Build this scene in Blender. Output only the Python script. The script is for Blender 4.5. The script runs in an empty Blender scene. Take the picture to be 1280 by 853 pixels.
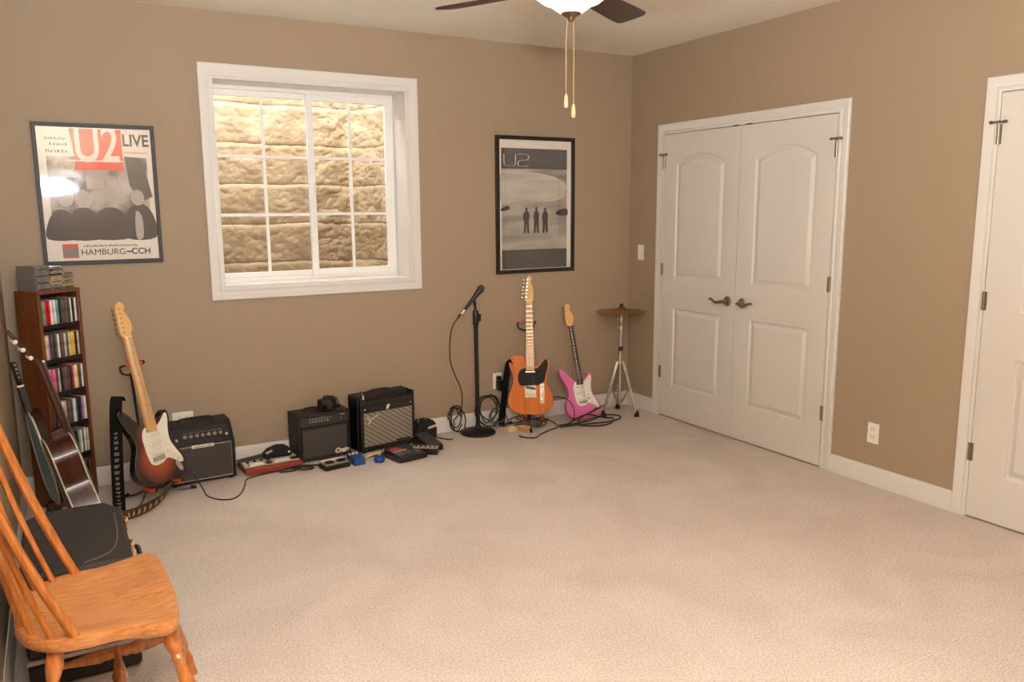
import bpy, bmesh, math, random
from mathutils import Vector, Matrix
random.seed(7)
PI = math.pi
scene = bpy.context.scene
COL = scene.collection

# ------------------------------------------------------------------ camera, world, light, exposure
def camera():
    f, yaw, pit, roll = 1002.794, .5166, -.1626, -.0067
    F = Vector((math.sin(yaw)*math.cos(pit), math.cos(yaw)*math.cos(pit), math.sin(pit)))
    R = Vector((math.cos(yaw), -math.sin(yaw), 0)); U = R.cross(F)
    R2 = math.cos(roll)*R + math.sin(roll)*U; U2 = -math.sin(roll)*R + math.cos(roll)*U
    cd = bpy.data.cameras.new('camera'); cd.sensor_width = 36; cd.lens = f/1280*36; cd.clip_start = .02
    c = bpy.data.objects.new('camera', cd); COL.objects.link(c)
    m = Matrix.Identity(4)
    for i in range(3):
        m[i][0], m[i][1], m[i][2] = R2[i], U2[i], -F[i]
    m.translation = (-3.8459, -4.9382, 1.5242)
    c.matrix_world = m
    scene.camera = c
camera()
w = bpy.data.worlds.new('sky'); scene.world = w; w.use_nodes = True
bg = w.node_tree.nodes['Background']; bg.inputs[0].default_value = (1, .97, .92, 1); bg.inputs[1].default_value = 15.0
def area_light(name, loc, target, sx, sy, power, col):
    ld = bpy.data.lights.new(name, 'AREA'); ld.shape = 'RECTANGLE'; ld.size = sx; ld.size_y = sy
    ld.energy = power; ld.color = col
    o = bpy.data.objects.new(name, ld); COL.objects.link(o); o.location = loc
    o.rotation_euler = (Vector(target)-Vector(loc)).to_track_quat('-Z', 'Y').to_euler()
    return o
WARM = (.95, .975, 1)
area_light('bounce_light', (-3.74, -5.08, 1.80), (-3.70, -4.80, 2.55), .34, .22, 292, WARM)
vs = scene.view_settings
vs.view_transform = 'Standard'; vs.look = 'None'; vs.gamma = 1; vs.exposure = 0; vs.use_curve_mapping = False

# ------------------------------------------------------------------ materials
def lin(c):
    return tuple(((v/255)/12.92 if v/255 <= .04045 else ((v/255+.055)/1.055)**2.4) for v in c)
MATS = {}
def mat(name, rgb, rough=.6, metal=0, noise=None, bump=None, coat=0, emit=None, spec=.5):
    """rgb in sRGB 0-255. noise=(scale, rgb2, stretch) ; bump=(scale, strength)"""
    if name in MATS: return MATS[name]
    m = bpy.data.materials.new(name); m.use_nodes = True; nt = m.node_tree; N = nt.nodes; L = nt.links
    b = N['Principled BSDF']; c = lin(rgb)+(1,)
    b.inputs['Base Color'].default_value = c
    b.inputs['Roughness'].default_value = rough; b.inputs['Metallic'].default_value = metal
    b.inputs['Coat Weight'].default_value = coat; b.inputs['Coat Roughness'].default_value = .08
    b.inputs['Specular IOR Level'].default_value = spec
    if emit:
        b.inputs['Emission Color'].default_value = tuple(emit[0])+(1,); b.inputs['Emission Strength'].default_value = emit[1]
    if noise or bump:
        tc = N.new('ShaderNodeTexCoord')
    if noise:
        mp = N.new('ShaderNodeMapping'); mp.inputs['Scale'].default_value = noise[2] if len(noise) > 2 else (1, 1, 1)
        nz = N.new('ShaderNodeTexNoise'); nz.inputs['Scale'].default_value = noise[0]; nz.inputs['Detail'].default_value = 5
        cr = N.new('ShaderNodeValToRGB'); cr.color_ramp.elements[0].position = .35; cr.color_ramp.elements[1].position = .65
        cr.color_ramp.elements[0].color = c; cr.color_ramp.elements[1].color = lin(noise[1])+(1,)
        L.new(tc.outputs['Object'], mp.inputs[0]); L.new(mp.outputs[0], nz.inputs['Vector'])
        L.new(nz.outputs[0], cr.inputs[0]); L.new(cr.outputs[0], b.inputs['Base Color'])
    if bump:
        nb = N.new('ShaderNodeTexNoise'); nb.inputs['Scale'].default_value = bump[0]; nb.inputs['Detail'].default_value = 4
        bp = N.new('ShaderNodeBump'); bp.inputs['Strength'].default_value = bump[1]; bp.inputs['Distance'].default_value = .01
        L.new(tc.outputs['Object'], nb.inputs['Vector']); L.new(nb.outputs[0], bp.inputs['Height']); L.new(bp.outputs[0], b.inputs['Normal'])
    MATS[name] = m
    return m
WALL = mat('wall_paint', (161, 141, 117), .75, bump=(220, .06))
CEIL = mat('ceiling_paint', (246, 240, 229), .85, bump=(60, .25))
TRIM = mat('white_trim_paint', (221, 217, 211), .38)
DOORP = mat('door_paint', (216, 210, 203), .42)
def carpet_mat():
    m = bpy.data.materials.new('beige_carpet'); m.use_nodes = True; nt = m.node_tree; N = nt.nodes; L = nt.links
    b = N['Principled BSDF']; b.inputs['Roughness'].default_value = 1; b.inputs['Specular IOR Level'].default_value = .1
    tc = N.new('ShaderNodeTexCoord')
    n1 = N.new('ShaderNodeTexNoise'); n1.inputs['Scale'].default_value = 125; n1.inputs['Detail'].default_value = 3; n1.inputs['Roughness'].default_value = .7
    n2 = N.new('ShaderNodeTexNoise'); n2.inputs['Scale'].default_value = 1.7; n2.inputs['Detail'].default_value = 3; n2.inputs['Distortion'].default_value = 1.2
    cr = N.new('ShaderNodeValToRGB'); e = cr.color_ramp.elements
    e[0].position = .3; e[0].color = lin((180, 166, 154))+(1,); e[1].position = .7; e[1].color = lin((233, 219, 210))+(1,)
    mx = N.new('ShaderNodeMix'); mx.data_type = 'RGBA'; mx.blend_type = 'MULTIPLY'; mx.inputs['Factor'].default_value = 1
    c2 = N.new('ShaderNodeValToRGB'); e = c2.color_ramp.elements
    e[0].position = .35; e[0].color = (.90, .89, .88, 1); e[1].position = .65; e[1].color = (1, 1, 1, 1)
    L.new(tc.outputs['Object'], n1.inputs['Vector']); L.new(tc.outputs['Object'], n2.inputs['Vector'])
    L.new(n1.outputs[0], cr.inputs[0]); L.new(n2.outputs[0], c2.inputs[0])
    L.new(cr.outputs[0], mx.inputs['A']); L.new(c2.outputs[0], mx.inputs['B']); L.new(mx.outputs['Result'], b.inputs['Base Color'])
    bp = N.new('ShaderNodeBump'); bp.inputs['Strength'].default_value = .35; bp.inputs['Distance'].default_value = .006
    L.new(n1.outputs[0], bp.inputs['Height']); L.new(bp.outputs[0], b.inputs['Normal'])
    return m
CARPET = carpet_mat()
def glass_mat(name, refl=1.0, bump=0):
    m = bpy.data.materials.new(name); m.use_nodes = True; nt = m.node_tree; N = nt.nodes; L = nt.links
    N.remove(N['Principled BSDF']); out = N['Material Output']
    tr = N.new('ShaderNodeBsdfTransparent'); gl = N.new('ShaderNodeBsdfGlossy'); gl.inputs['Roughness'].default_value = .04
    lw = N.new('ShaderNodeLayerWeight'); lw.inputs[0].default_value = .5; mx = N.new('ShaderNodeMixShader')
    pw = N.new('ShaderNodeMath'); pw.operation = 'POWER'; pw.inputs[1].default_value = 5; L.new(lw.outputs['Facing'], pw.inputs[0])
    mu = N.new('ShaderNodeMath'); mu.operation = 'MULTIPLY_ADD'; mu.inputs[1].default_value = .94*refl; mu.inputs[2].default_value = .045*refl
    L.new(pw.outputs[0], mu.inputs[0]); L.new(mu.outputs[0], mx.inputs[0]); L.new(tr.outputs[0], mx.inputs[1]); L.new(gl.outputs[0], mx.inputs[2])
    if bump:
        tc = N.new('ShaderNodeTexCoord'); nz = N.new('ShaderNodeTexNoise'); nz.inputs['Scale'].default_value = 4
        bp = N.new('ShaderNodeBump'); bp.inputs['Strength'].default_value = bump; bp.inputs['Distance'].default_value = .02
        L.new(tc.outputs['Object'], nz.inputs['Vector']); L.new(nz.outputs[0], bp.inputs['Height']); L.new(bp.outputs[0], gl.inputs['Normal'])
    L.new(mx.outputs[0], out.inputs['Surface'])
    return m
GLASS = glass_mat('window_glass', 1.0)
PGLASS = glass_mat('picture_glass', 1.0, .10)
BLACK = mat('black_vinyl', (26, 24, 23), .55, bump=(300, .2))
BLACKP = mat('black_plastic', (20, 19, 18), .4)
BLACKG = mat('black_gloss', (14, 13, 12), .15, coat=.4)
RUBBER = mat('black_rubber', (18, 17, 16), .8)
CABLE = mat('black_cable', (28, 25, 23), .5)
CHROME = mat('chrome', (215, 212, 205), .18, 1)
NICKEL = mat('satin_nickel', (150, 140, 126), .32, 1)
BRONZE = mat('aged_bronze', (92, 74, 56), .4, .8)
WHITEP = mat('white_plastic', (240, 238, 232), .35)
CREAM = mat('cream_plastic', (238, 228, 205), .4)
MAPLE = mat('maple', (220, 168, 104), .5, noise=(14, (232, 186, 124), (6, 6, .6)), coat=.05, spec=.25)
ROSEW = mat('rosewood', (52, 34, 26), .5, noise=(30, (66, 44, 33), (6, 6, .5)))
STEEL = mat('steel_wire', (190, 186, 178), .3, 1)
ORANGEFOAM = mat('orange_foam', (226, 84, 40), .7)
OAK = mat('golden_oak', (172, 104, 48), .32, noise=(14, (202, 138, 80), (1.1, 9, 9)), coat=.35)
OAKV = mat('golden_oak_upright', (166, 92, 34), .32, noise=(12, (196, 122, 56), (7, 7, .7)), coat=.35)
CHERRY = mat('cherry_veneer', (96, 52, 24), .4, noise=(10, (116, 64, 30), (5, 5, .5)), coat=.2)
MAHOG = mat('mahogany_gloss', (50, 20, 10), .4, noise=(7, (76, 32, 16), (2, 6, 1)), coat=.45, spec=.2)
PAPER = mat('poster_paper', (232, 222, 208), .6)
INK = mat('poster_black_ink', (38, 34, 32), .6)
REDINK = mat('poster_red_ink', (226, 70, 52), .6)

# ------------------------------------------------------------------ mesh builder
class MB:
    def __init__(self): self.v = []; self.f = []
    def add(self, vs, fs):
        o = len(self.v); self.v += [tuple(p) for p in vs]; self.f += [tuple(i+o for i in q) for q in fs]; return self
    def box(self, c, s, M=None, rz=0, taper=1):
        hx, hy, hz = s[0]/2, s[1]/2, s[2]/2
        R = Matrix.Rotation(rz, 3, 'Z') if M is None else M
        vs = []
        for z in (-hz, hz):
            k = taper if z > 0 else 1
            for x, y in ((-hx, -hy), (hx, -hy), (hx, hy), (-hx, hy)):
                vs.append(Vector(c)+R @ Vector((x*k, y*k, z)))
        return self.add(vs, [(3, 2, 1, 0), (4, 5, 6, 7), (0, 1, 5, 4), (1, 2, 6, 5), (2, 3, 7, 6), (3, 0, 4, 7)])
    def bb(self, x0, x1, y0, y1, z0, z1):
        return self.box(((x0+x1)/2, (y0+y1)/2, (z0+z1)/2), (abs(x1-x0), abs(y1-y0), abs(z1-z0)))
    def lathe(self, prof, c=(0, 0, 0), axis=(0, 0, 1), n=20):
        """prof: (radius, height) list along axis"""
        a = Vector(axis).normalized(); q = a.to_track_quat('Z', 'Y').to_matrix(); c = Vector(c)
        vs = []; fs = []
        for r, h in prof:
            for i in range(n):
                t = 2*PI*i/n; vs.append(c+q @ Vector((max(r, 1e-5)*math.cos(t), max(r, 1e-5)*math.sin(t), h)))
        for k in range(len(prof)-1):
            for i in range(n):
                j = (i+1) % n; fs.append((k*n+i, k*n+j, (k+1)*n+j, (k+1)*n+i))
        fs.append(tuple(range(n-1, -1, -1))); fs.append(tuple((len(prof)-1)*n+i for i in range(n)))
        return self.add(vs, fs)
    def rod(self, a, b, r0, r1=None, n=12):
        a = Vector(a); b = Vector(b); r1 = r0 if r1 is None else r1
        return self.lathe([(r0, 0), (r1, (b-a).length)], a, b-a, n)
    def turned(self, a, b, prof, n=16):
        """prof: (fraction, radius)"""
        a = Vector(a); b = Vector(b); l = (b-a).length
        return self.lathe([(r, t*l) for t, r in prof], a, b-a, n)
    def tube(self, pts, r, n=8, closed=False, sm=6, flat=1):
        P = smooth_path(pts, sm, closed); m = len(P); vs = []; fs = []
        up = Vector((0, 0, 1)); prev = None
        for i, p in enumerate(P):
            if closed: t = P[(i+1) % m]-P[i-1]
            else: t = P[min(i+1, m-1)]-P[max(i-1, 0)]
            t = t.normalized() if t.length > 1e-9 else Vector((0, 0, 1))
            if prev is None:
                s = t.cross(up)
                if s.length < 1e-3: s = t.cross(Vector((1, 0, 0)))
            else: s = prev-t*prev.dot(t)
            s.normalize(); prev = s; u = s.cross(t)
            rr = r[min(int(i*len(r)/m), len(r)-1)] if isinstance(r, (list, tuple)) else r
            for k in range(n):
                a = 2*PI*k/n; vs.append(p+s*rr*math.cos(a)+u*rr*flat*math.sin(a))
        for i in range(m if closed else m-1):
            for k in range(n):
                j = (k+1) % n; i2 = (i+1) % m
                fs.append((i*n+k, i*n+j, i2*n+j, i2*n+k))
        if not closed:
            fs.append(tuple(range(n-1, -1, -1))); fs.append(tuple((m-1)*n+k for k in range(n)))
        return self.add(vs, fs)
    def prism(self, out, d0, d1, fn):
        """out: 2D outline; fn(u,v,d)->3D"""
        n = len(out); vs = [fn(u, v, d0) for u, v in out]+[fn(u, v, d1) for u, v in out]
        fs = [tuple(range(n-1, -1, -1)), tuple(range(n, 2*n))]+[(i, (i+1) % n, n+(i+1) % n, n+i) for i in range(n)]
        return self.add(vs, fs)
    def ribbon(self, pts, wid, th, wdir, sm=8):
        """flat strap: width vector(s) wdir per control point"""
        P = smooth_path(pts, sm); W = smooth_path(wdir, sm) if isinstance(wdir, list) else [Vector(wdir)]*len(P)
        vs = []; fs = []
        for i, p in enumerate(P):
            t = (P[min(i+1, len(P)-1)]-P[max(i-1, 0)]).normalized(); wv = W[i]-t*W[i].dot(t); wv.normalize(); nn = t.cross(wv)
            for a, b in ((-1, -1), (1, -1), (1, 1), (-1, 1)): vs.append(p+wv*a*wid/2+nn*b*th/2)
        for i in range(len(P)-1):
            for k in range(4): fs.append((i*4+k, i*4+(k+1) % 4, i*4+4+(k+1) % 4, i*4+4+k))
        m = len(P)-1; fs += [(3, 2, 1, 0), (m*4, m*4+1, m*4+2, m*4+3)]
        return self.add(vs, fs)
    def build(self, name, m, parent=None, bevel=0, seg=2, ang=38, flat=False):
        me = bpy.data.meshes.new(name); me.from_pydata(self.v, [], self.f)
        bm = bmesh.new(); bm.from_mesh(me); bmesh.ops.recalc_face_normals(bm, faces=bm.faces); bm.to_mesh(me); bm.free()
        return link_mesh(name, me, m, parent, bevel, seg, ang, flat)
def link_mesh(name, me, m, parent=None, bevel=0, seg=2, ang=38, flat=False):
    me.materials.append(m)
    if not flat:
        for p in me.polygons: p.use_smooth = True
        me.set_sharp_from_angle(angle=math.radians(ang))
    o = bpy.data.objects.new(name, me); COL.objects.link(o)
    if parent: o.parent = parent
    if bevel:
        b = o.modifiers.new('bevel', 'BEVEL'); b.width = bevel; b.segments = seg; b.limit_method = 'ANGLE'; b.angle_limit = math.radians(40); b.harden_normals = False
    return o
def smooth_path(pts, sm=6, closed=False):
    P = [Vector(p) for p in pts]
    if sm <= 1 or len(P) < 3: return P
    n = len(P); out = []
    for i in range(n if closed else n-1):
        p0 = P[i-1] if (closed or i > 0) else P[0]; p1 = P[i]; p2 = P[(i+1) % n]; p3 = P[(i+2) % n] if (closed or i+2 < n) else P[-1]
        for k in range(sm):
            t = k/sm
            out.append(.5*((2*p1)+(p2-p0)*t+(2*p0-5*p1+4*p2-p3)*t*t+(3*p1-p0-3*p2+p3)*t**3))
    if not closed: out.append(P[-1])
    return out
def smooth2(out, sm=6):
    return [(p.x, p.y) for p in smooth_path([(a, b, 0) for a, b in out], sm, True)]
def tag(o, label, cat, group=None, kind=None):
    o['label'] = label; o['category'] = cat
    if group: o['group'] = group
    if kind: o['kind'] = kind
    return o
def empty(name, loc=(0, 0, 0), label=None, cat=None, group=None, rz=0, M=None, kind=None):
    o = bpy.data.objects.new(name, None); COL.objects.link(o); o.empty_display_size = .05
    if M is not None: o.matrix_world = M
    else: o.location = loc; o.rotation_euler = (0, 0, rz)
    if label: tag(o, label, cat, group, kind)
    elif kind: o['kind'] = kind
    return o
def text_obj(name, s, size, m, parent, M, ext=.0006, sx=1, shear=0, off=0):
    cu = bpy.data.curves.new('t', 'FONT'); cu.body = s; cu.size = size; cu.extrude = ext; cu.align_x = 'CENTER'; cu.align_y = 'CENTER'; cu.shear = shear; cu.offset = off
    t = bpy.data.objects.new('t', cu); COL.objects.link(t)
    dg = bpy.context.evaluated_depsgraph_get(); me = bpy.data.meshes.new_from_object(t.evaluated_get(dg))
    bpy.data.objects.remove(t); bpy.data.curves.remove(cu)
    me.transform(M @ Matrix.Scale(sx, 4, (1, 0, 0)))
    me.materials.clear()
    return link_mesh(name, me, m, parent, flat=True)
# wall-facing frames for text: readable from -y (back wall) with x right, z up
BACKM = Matrix(((1, 0, 0, 0), (0, 0, -1, 0), (0, 1, 0, 0), (0, 0, 0, 1)))

# ------------------------------------------------------------------ room shell
H = 2.637; XL = -4.094; YF = -5.7
OX0, OX1, OZ0, OZ1 = -2.992, -1.803, 1.077, 2.282       # window opening
def struct(name, mb, m, label, cat, **k):
    o = mb.build(name, m, **k); tag(o, label, cat, kind='structure'); return o
struct('floor', MB().bb(XL-.1, .1, YF-.1, 0, -.1, 0), CARPET, 'beige cut pile carpet floor with faint vacuum marks', 'carpet')
struct('ceiling', MB().bb(XL-.1, .1, YF-.1, .1, H, H+.1), CEIL, 'off white lightly textured ceiling', 'ceiling')
wb = MB(); T = .26
wb.bb(XL-.1, OX0, 0, T, 0, H).bb(OX1, .1, 0, T, 0, H).bb(OX0, OX1, 0, T, 0, OZ0).bb(OX0, OX1, 0, T, OZ1, H)
struct('wall_back', wb, WALL, 'tan painted back wall holding the window and two posters', 'wall')
struct('wall_right', MB().bb(0, .12, YF, 0, 0, H), WALL, 'tan painted right wall holding the white doors', 'wall')
struct('wall_left', MB().bb(XL-.12, XL, YF, 0, 0, H), WALL, 'tan painted left wall beside the oak chair', 'wall')
struct('wall_front', MB().bb(XL-.1, .1, YF-.12, YF, 0, H), WALL, 'tan painted wall behind the viewer', 'wall')
# swept trim: path in wall plane (a,b), outward normal to the left of travel; profile (u outward, d depth off the wall)
def sweep(path, prof, fn, closed=False):
    n = len(path); m = len(prof); vs = []; fs = []
    P = [Vector((a, b)) for a, b in path]
    for i in range(n):
        e0 = (P[i]-P[i-1]).normalized() if (closed or i > 0) else None
        e1 = (P[(i+1) % n]-P[i]).normalized() if (closed or i < n-1) else None
        e0 = e0 or e1; e1 = e1 or e0
        n0 = Vector((-e0.y, e0.x)); n1 = Vector((-e1.y, e1.x)); mt = (n0+n1).normalized(); mt /= max(.2, mt.dot(n0))
        for u, d in prof:
            q = P[i]+mt*u; vs.append(fn(q.x, q.y, d))
    for i in range(n if closed else n-1):
        j = (i+1) % n
        for k in range(m): k2 = (k+1) % m; fs.append((i*m+k, i*m+k2, j*m+k2, j*m+k))
    mb = MB(); mb.add(vs, fs)
    if not closed: mb.f += [tuple(range(m)), tuple((n-1)*m+k for k in range(m-1, -1, -1))]
    return mb
CAS = [(0, 0), (0, .011), (.006, .014), (.018, .014), (.022, .011), (.040, .017), (.058, .019), (.066, .019), (.070, .015), (.070, 0)]
onback = lambda a, b, d: (a, -d, b)
onright = lambda a, b, d: (-d, a, b)
# window casing: travel clockwise seen from the room so the left normal points outward
o = sweep([(OX0, OZ0), (OX0, OZ1), (OX1, OZ1), (OX1, OZ0)], CAS, onback, True).build('trim_1', TRIM); tag(o, 'white moulded casing around the window', 'window casing', kind='structure')
DY0, DY1, DZ = -.40, -1.862, 2.042
E0, E1 = -2.742, -3.52
o = sweep([(DY0, 0), (DY0, DZ), (DY1, DZ), (DY1, 0)][::-1], CAS, onright).build('trim_2', TRIM)
tag(o, 'white moulded casing around the double closet doors', 'door casing', kind='structure')
o = sweep([(E0, 0), (E0, DZ), (E1, DZ), (E1, 0)][::-1], CAS, onright).build('trim_3', TRIM)
tag(o, 'white moulded casing around the single door at right edge', 'door casing', kind='structure')
BASE = [(0, 0), (0, .014), (.070, .014), (.078, .011), (.086, .011), (.094, .006), (.106, .004), (.106, 0)]
def baseb(name, a0, a1, fn, label):
    vs = []; 
    for a in (a0, a1): vs += [fn(a, z, d) for z, d in BASE]
    m = len(BASE); mb = MB(); mb.add(vs, [(k, (k+1) % m, m+(k+1) % m, m+k) for k in range(m)]+[tuple(range(m)), tuple(range(2*m-1, m-1, -1))])
    o = mb.build(name, TRIM); tag(o, label, 'baseboard', kind='structure')
baseb('baseboard_back', XL, 0, onback, 'white baseboard along the back wall')
baseb('baseboard_right', -.014, DY0+.07, onright, 'short white baseboard between corner and double doors')
baseb('baseboard_right.001', DY1-.07, E0+.07, onright, 'white baseboard between double doors and single door')
baseb('baseboard_right.002', E1-.07, YF, onright, 'white baseboard right of the single door')
baseb('baseboard_left', YF, -.014, lambda a, b, d: (XL+d, a, b), 'white baseboard along the left wall')

# ------------------------------------------------------------------ window
win = empty('window_1', ((OX0+OX1)/2, .2, OZ0), 'white vinyl sliding window with grilles facing a stone patterned well', 'window', kind='structure')
def wpart(mb, name, m, par=win, **k):
    off = Vector((-(OX0+OX1)/2, -.2, -OZ0)); mb.v = [tuple(Vector(p)+off) for p in mb.v]; return mb.build(name, m, par, **k)
VINYL = mat('white_vinyl', (240, 238, 234), .35)
j = .012
jm = MB().bb(OX0, OX0+j, .0, .26, OZ0, OZ1).bb(OX1-j, OX1, .0, .26, OZ0, OZ1).bb(OX0+j, OX1-j, 0, .26, OZ1-j, OZ1).bb(OX0+j, OX1-j, 0, .26, OZ0, OZ0+j)
wpart(jm, 'jamb_liner', TRIM)
def rect_frame(mb, x0, x1, z0, z1, wd, y0, y1):
    mb.bb(x0, x0+wd, y0, y1, z0, z1).bb(x1-wd, x1, y0, y1, z0, z1).bb(x0+wd, x1-wd, y0, y1, z0, z0+wd).bb(x0+wd, x1-wd, y0, y1, z1-wd, z1); return mb
X0, X1, Z0, Z1 = OX0+j, OX1-j, OZ0+j, OZ1-j
wpart(rect_frame(MB(), X0, X1, Z0, Z1, .022, .215, .26), 'window_frame', VINYL, bevel=.003)
XM = -2.375
def sash(x0, x1, y, m_w):
    s = wpart(rect_frame(MB(), x0, x1, Z0+.022, Z1-.022, m_w, y, y+.025), 'sash', VINYL, bevel=.003)
    gx0, gx1, gz0, gz1 = x0+m_w, x1-m_w, Z0+.022+m_w, Z1-.022-m_w
    g = MB(); xm = (gx0+gx1)/2
    g.bb(xm-.009, xm+.009, y+.008, y+.018, gz0, gz1)
    for k in (1, 2):
        z = gz0+(gz1-gz0)*k/3; g.bb(gx0, xm-.009, y+.008, y+.018, z-.009, z+.009); g.bb(xm+.009, gx1, y+.008, y+.018, z-.009, z+.009)
    wpart(g, 'grille', VINYL)
    wpart(MB().bb(gx0, gx1, y+.019, y+.022, gz0, gz1), 'pane', GLASS, flat=True)
sash(X0+.005, XM+.03, .236, .035)
sash(XM-.02, X1-.018, .212, .042)
wpart(MB().bb(XM+.008, XM+.016, .20, .212, 1.60, 1.70), 'latch', WHITEP)
# window well: moulded stone pattern shell
def well():
    XA, XB, YB, YN, ZB, ZT = -3.45, -1.62, 1.15, .27, .7, 2.75
    path = []
    r = .18
    pts = [(XA, YN), (XA, YB-r)]+[(XA+r-r*math.cos(t), YB-r+r*math.sin(t)) for t in [PI/2*k/6 for k in range(1, 6)]]+[(XA+r, YB)]
    pts += [(XB-.30+.0, YB)]+[(XB-.30+.30*math.sin(t), YB-.30+.30*math.cos(t)) for t in [PI/2*k/6 for k in range(1, 6)]]+[(XB, YB-.3), (XB, YN)]
    # resample
    D = [0]
    for a, b in zip(pts, pts[1:]): D.append(D[-1]+math.dist(a, b))
    n = 300; P = []
    for i in range(n):
        s = D[-1]*i/(n-1); k = max(q for q in range(len(D)-1) if D[q] <= s+1e-9); t = (s-D[k])/(D[k+1]-D[k]+1e-9)
        P.append((pts[k][0]+(pts[k+1][0]-pts[k][0])*t, pts[k][1]+(pts[k+1][1]-pts[k][1])*t, s))
    from mathutils import noise as nz
    m = 230; vs = []; fs = []
    for k in range(m):
        z = ZB+(ZT-ZB)*k/(m-1)
        for i, (x, y, s) in enumerate(P):
            a = P[min(i+1, n-1)]; b = P[max(i-1, 0)]; tx, ty = a[0]-b[0], a[1]-b[1]; l = math.hypot(tx, ty); nx, ny = ty/l, -tx/l
            zz = z+.02*nz.noise(Vector((s*2.2, z*1.5, 3)))
            ph = (zz/.285) % 1
            course = -.016*math.exp(-(min(ph, 1-ph)/.03)**2)+.008*ph
            rgh = 1+.7*max(0, min(1, (s-D[-1]*.62)/.15)); h = rgh*(.010*nz.fractal(Vector((s*7, z*9, 0)), 1.0, 2.0, 5)+.0045*nz.noise(Vector((s*26, z*30, 5)))+.005*nz.noise(Vector((s*55, z*55, 9))))+course*(2-rgh*.6)
            vs.append((x+nx*h, y+ny*h, z))
    for k in range(m-1):
        for i in range(n-1): fs.append((k*n+i, k*n+i+1, (k+1)*n+i+1, (k+1)*n+i))
    mb = MB(); mb.add(vs, fs)
    o = mb.build('window_well', mat('tan_stone_liner', (136, 116, 89), .8, noise=(5, (153, 134, 107)), bump=(45, .35)), ang=180)
    sd = o.modifiers.new('thickness', 'SOLIDIFY'); sd.thickness = .02; sd.offset = -1
    tag(o, 'tan moulded stone patterned window well behind the window glass', 'window well')
    g = MB(); g.bb(XA+.06, XB-.06, YN+.01, YB-.06, ZB-.05, ZB+.03)
    o = g.build('gravel_bed', mat('gravel', (150, 135, 115), .9, noise=(60, (110, 100, 88)), bump=(40, 1))); tag(o, 'gravel bed at the bottom of the window well', 'gravel', kind='stuff')
well()

# ------------------------------------------------------------------ doors
def inset(poly, d):
    n = len(poly); out = []
    for i in range(n):
        p0, p1, p2 = Vector(poly[i-1]), Vector(poly[i]), Vector(poly[(i+1) % n])
        e0 = (p1-p0).normalized(); e1 = (p2-p1).normalized(); n0 = Vector((-e0.y, e0.x)); n1 = Vector((-e1.y, e1.x))
        mt = (n0+n1).normalized(); mt /= max(.3, mt.dot(n0)); q = p1+mt*d; out.append((q.x, q.y))
    return out
def panel_leaf(w, h, panels, thick=.035):
    """leaf in local (a: 0..w, z: 0..h), front at d=0; returns mesh. panels: CCW outlines"""
    bm = bmesh.new()
    def ring(poly, d): return [bm.verts.new((a, d, z)) for a, z in poly]
    outer = ring([(0, 0), (w, 0), (w, h), (0, h)], 0)
    edges = [bm.edges.new((outer[i], outer[(i+1) % 4])) for i in range(4)]
    for poly in panels:
        rs = [ring(poly, 0)]
        for ins, dep in ((.006, .002), (.011, .011), (.022, .011), (.046, .001)): rs.append(ring(inset(poly, ins), dep))
        n = len(poly)
        edges += [bm.edges.new((rs[0][i], rs[0][(i+1) % n])) for i in range(n)]
        for A, B in zip(rs, rs[1:]):
            for i in range(n): bm.faces.new((A[i], A[(i+1) % n], B[(i+1) % n], B[i]))
        bm.faces.new(rs[-1])
    bmesh.ops.triangle_fill(bm, edges=edges, use_beauty=True)
    back = ring([(0, 0), (w, 0), (w, h), (0, h)], thick)
    for i in range(4): bm.faces.new((outer[i], outer[(i+1) % 4], back[(i+1) % 4], back[i]))
    bm.faces.new(back)
    bmesh.ops.recalc_face_normals(bm, faces=bm.faces)
    me = bpy.data.meshes.new('door_leaf'); bm.to_mesh(me); bm.free()
    return me
def arch(a0, a1, z0, zs, za, n=14):
    """CCW outline with a segmental arch top and small shoulders"""
    pts = [(a0, z0), (a1, z0), (a1, zs)]; w = a1-a0; c = (a0+a1)/2; rise = za-zs; R = (w*w/4+rise*rise)/(2*rise); cz = za-R
    t = math.asin(w/2/R)
    for k in range(1, n): q = t-2*t*k/n; pts.append((c+R*math.sin(q), cz+R*math.cos(q)))
    pts.append((a0, zs)); return pts
def rect(a0, a1, z0, z1): return [(a0, z0), (a1, z0), (a1, z1), (a0, z1)]
def place_leaf(root, me, y0, xf, sgn):
    """local a runs to -y from y0 ; front face at x=xf, thickness to +x"""
    M = Matrix(((0, 1, 0, xf), (-1, 0, 0, y0), (0, 0, 1, .012), (0, 0, 0, 1)))
    me.transform(M)
    return link_mesh('door_leaf', me, DOORP, root, ang=20)
def hinge(root, y, z, hook=0):
    hb = MB().rod((-.015, y, z-.044), (-.015, y, z+.044), .0068, n=10).bb(-.014, -.0115, y-.014, y+.014, z-.044, z+.044)
    h = hb.build('hinge', NICKEL, root)
    if hook:
        s = MB().rod((-.022, y-.032, z+.056), (-.022, y+.032, z+.056), .005, n=8).rod((-.018, y, z+.044), (-.018, y, z+.064), .007, n=8)
        s.lathe([(.008, 0), (.008, .012)], (-.018, y-.032, z+.056), (-1, 0, 0), 10).lathe([(.008, 0), (.008, .012)], (-.018, y+.032, z+.056), (-1, 0, 0), 10)
        s.build('hinge_stop', NICKEL, h)
def lever(root, y, z, d):
    r = MB().lathe([(.033, 0), (.033, .006), (.028, .011), (.013, .014), (.012, .045), (.010, .050)], (XF, y, z), (-1, 0, 0), 24).build('handle_rose', NICKEL, root)
    pts = [(XF+a, y+d*b, z+c) for a, b, c in [(-.045, 0, 0), (-.048, .03, -.003), (-.050, .055, -.009), (-.050, .08, -.002), (-.048, .105, .010), (-.045, .125, .009)]]
    MB().tube(pts, [.011, .010, .009, .008, .007], 10).build('lever_handle', NICKEL, root)
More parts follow.
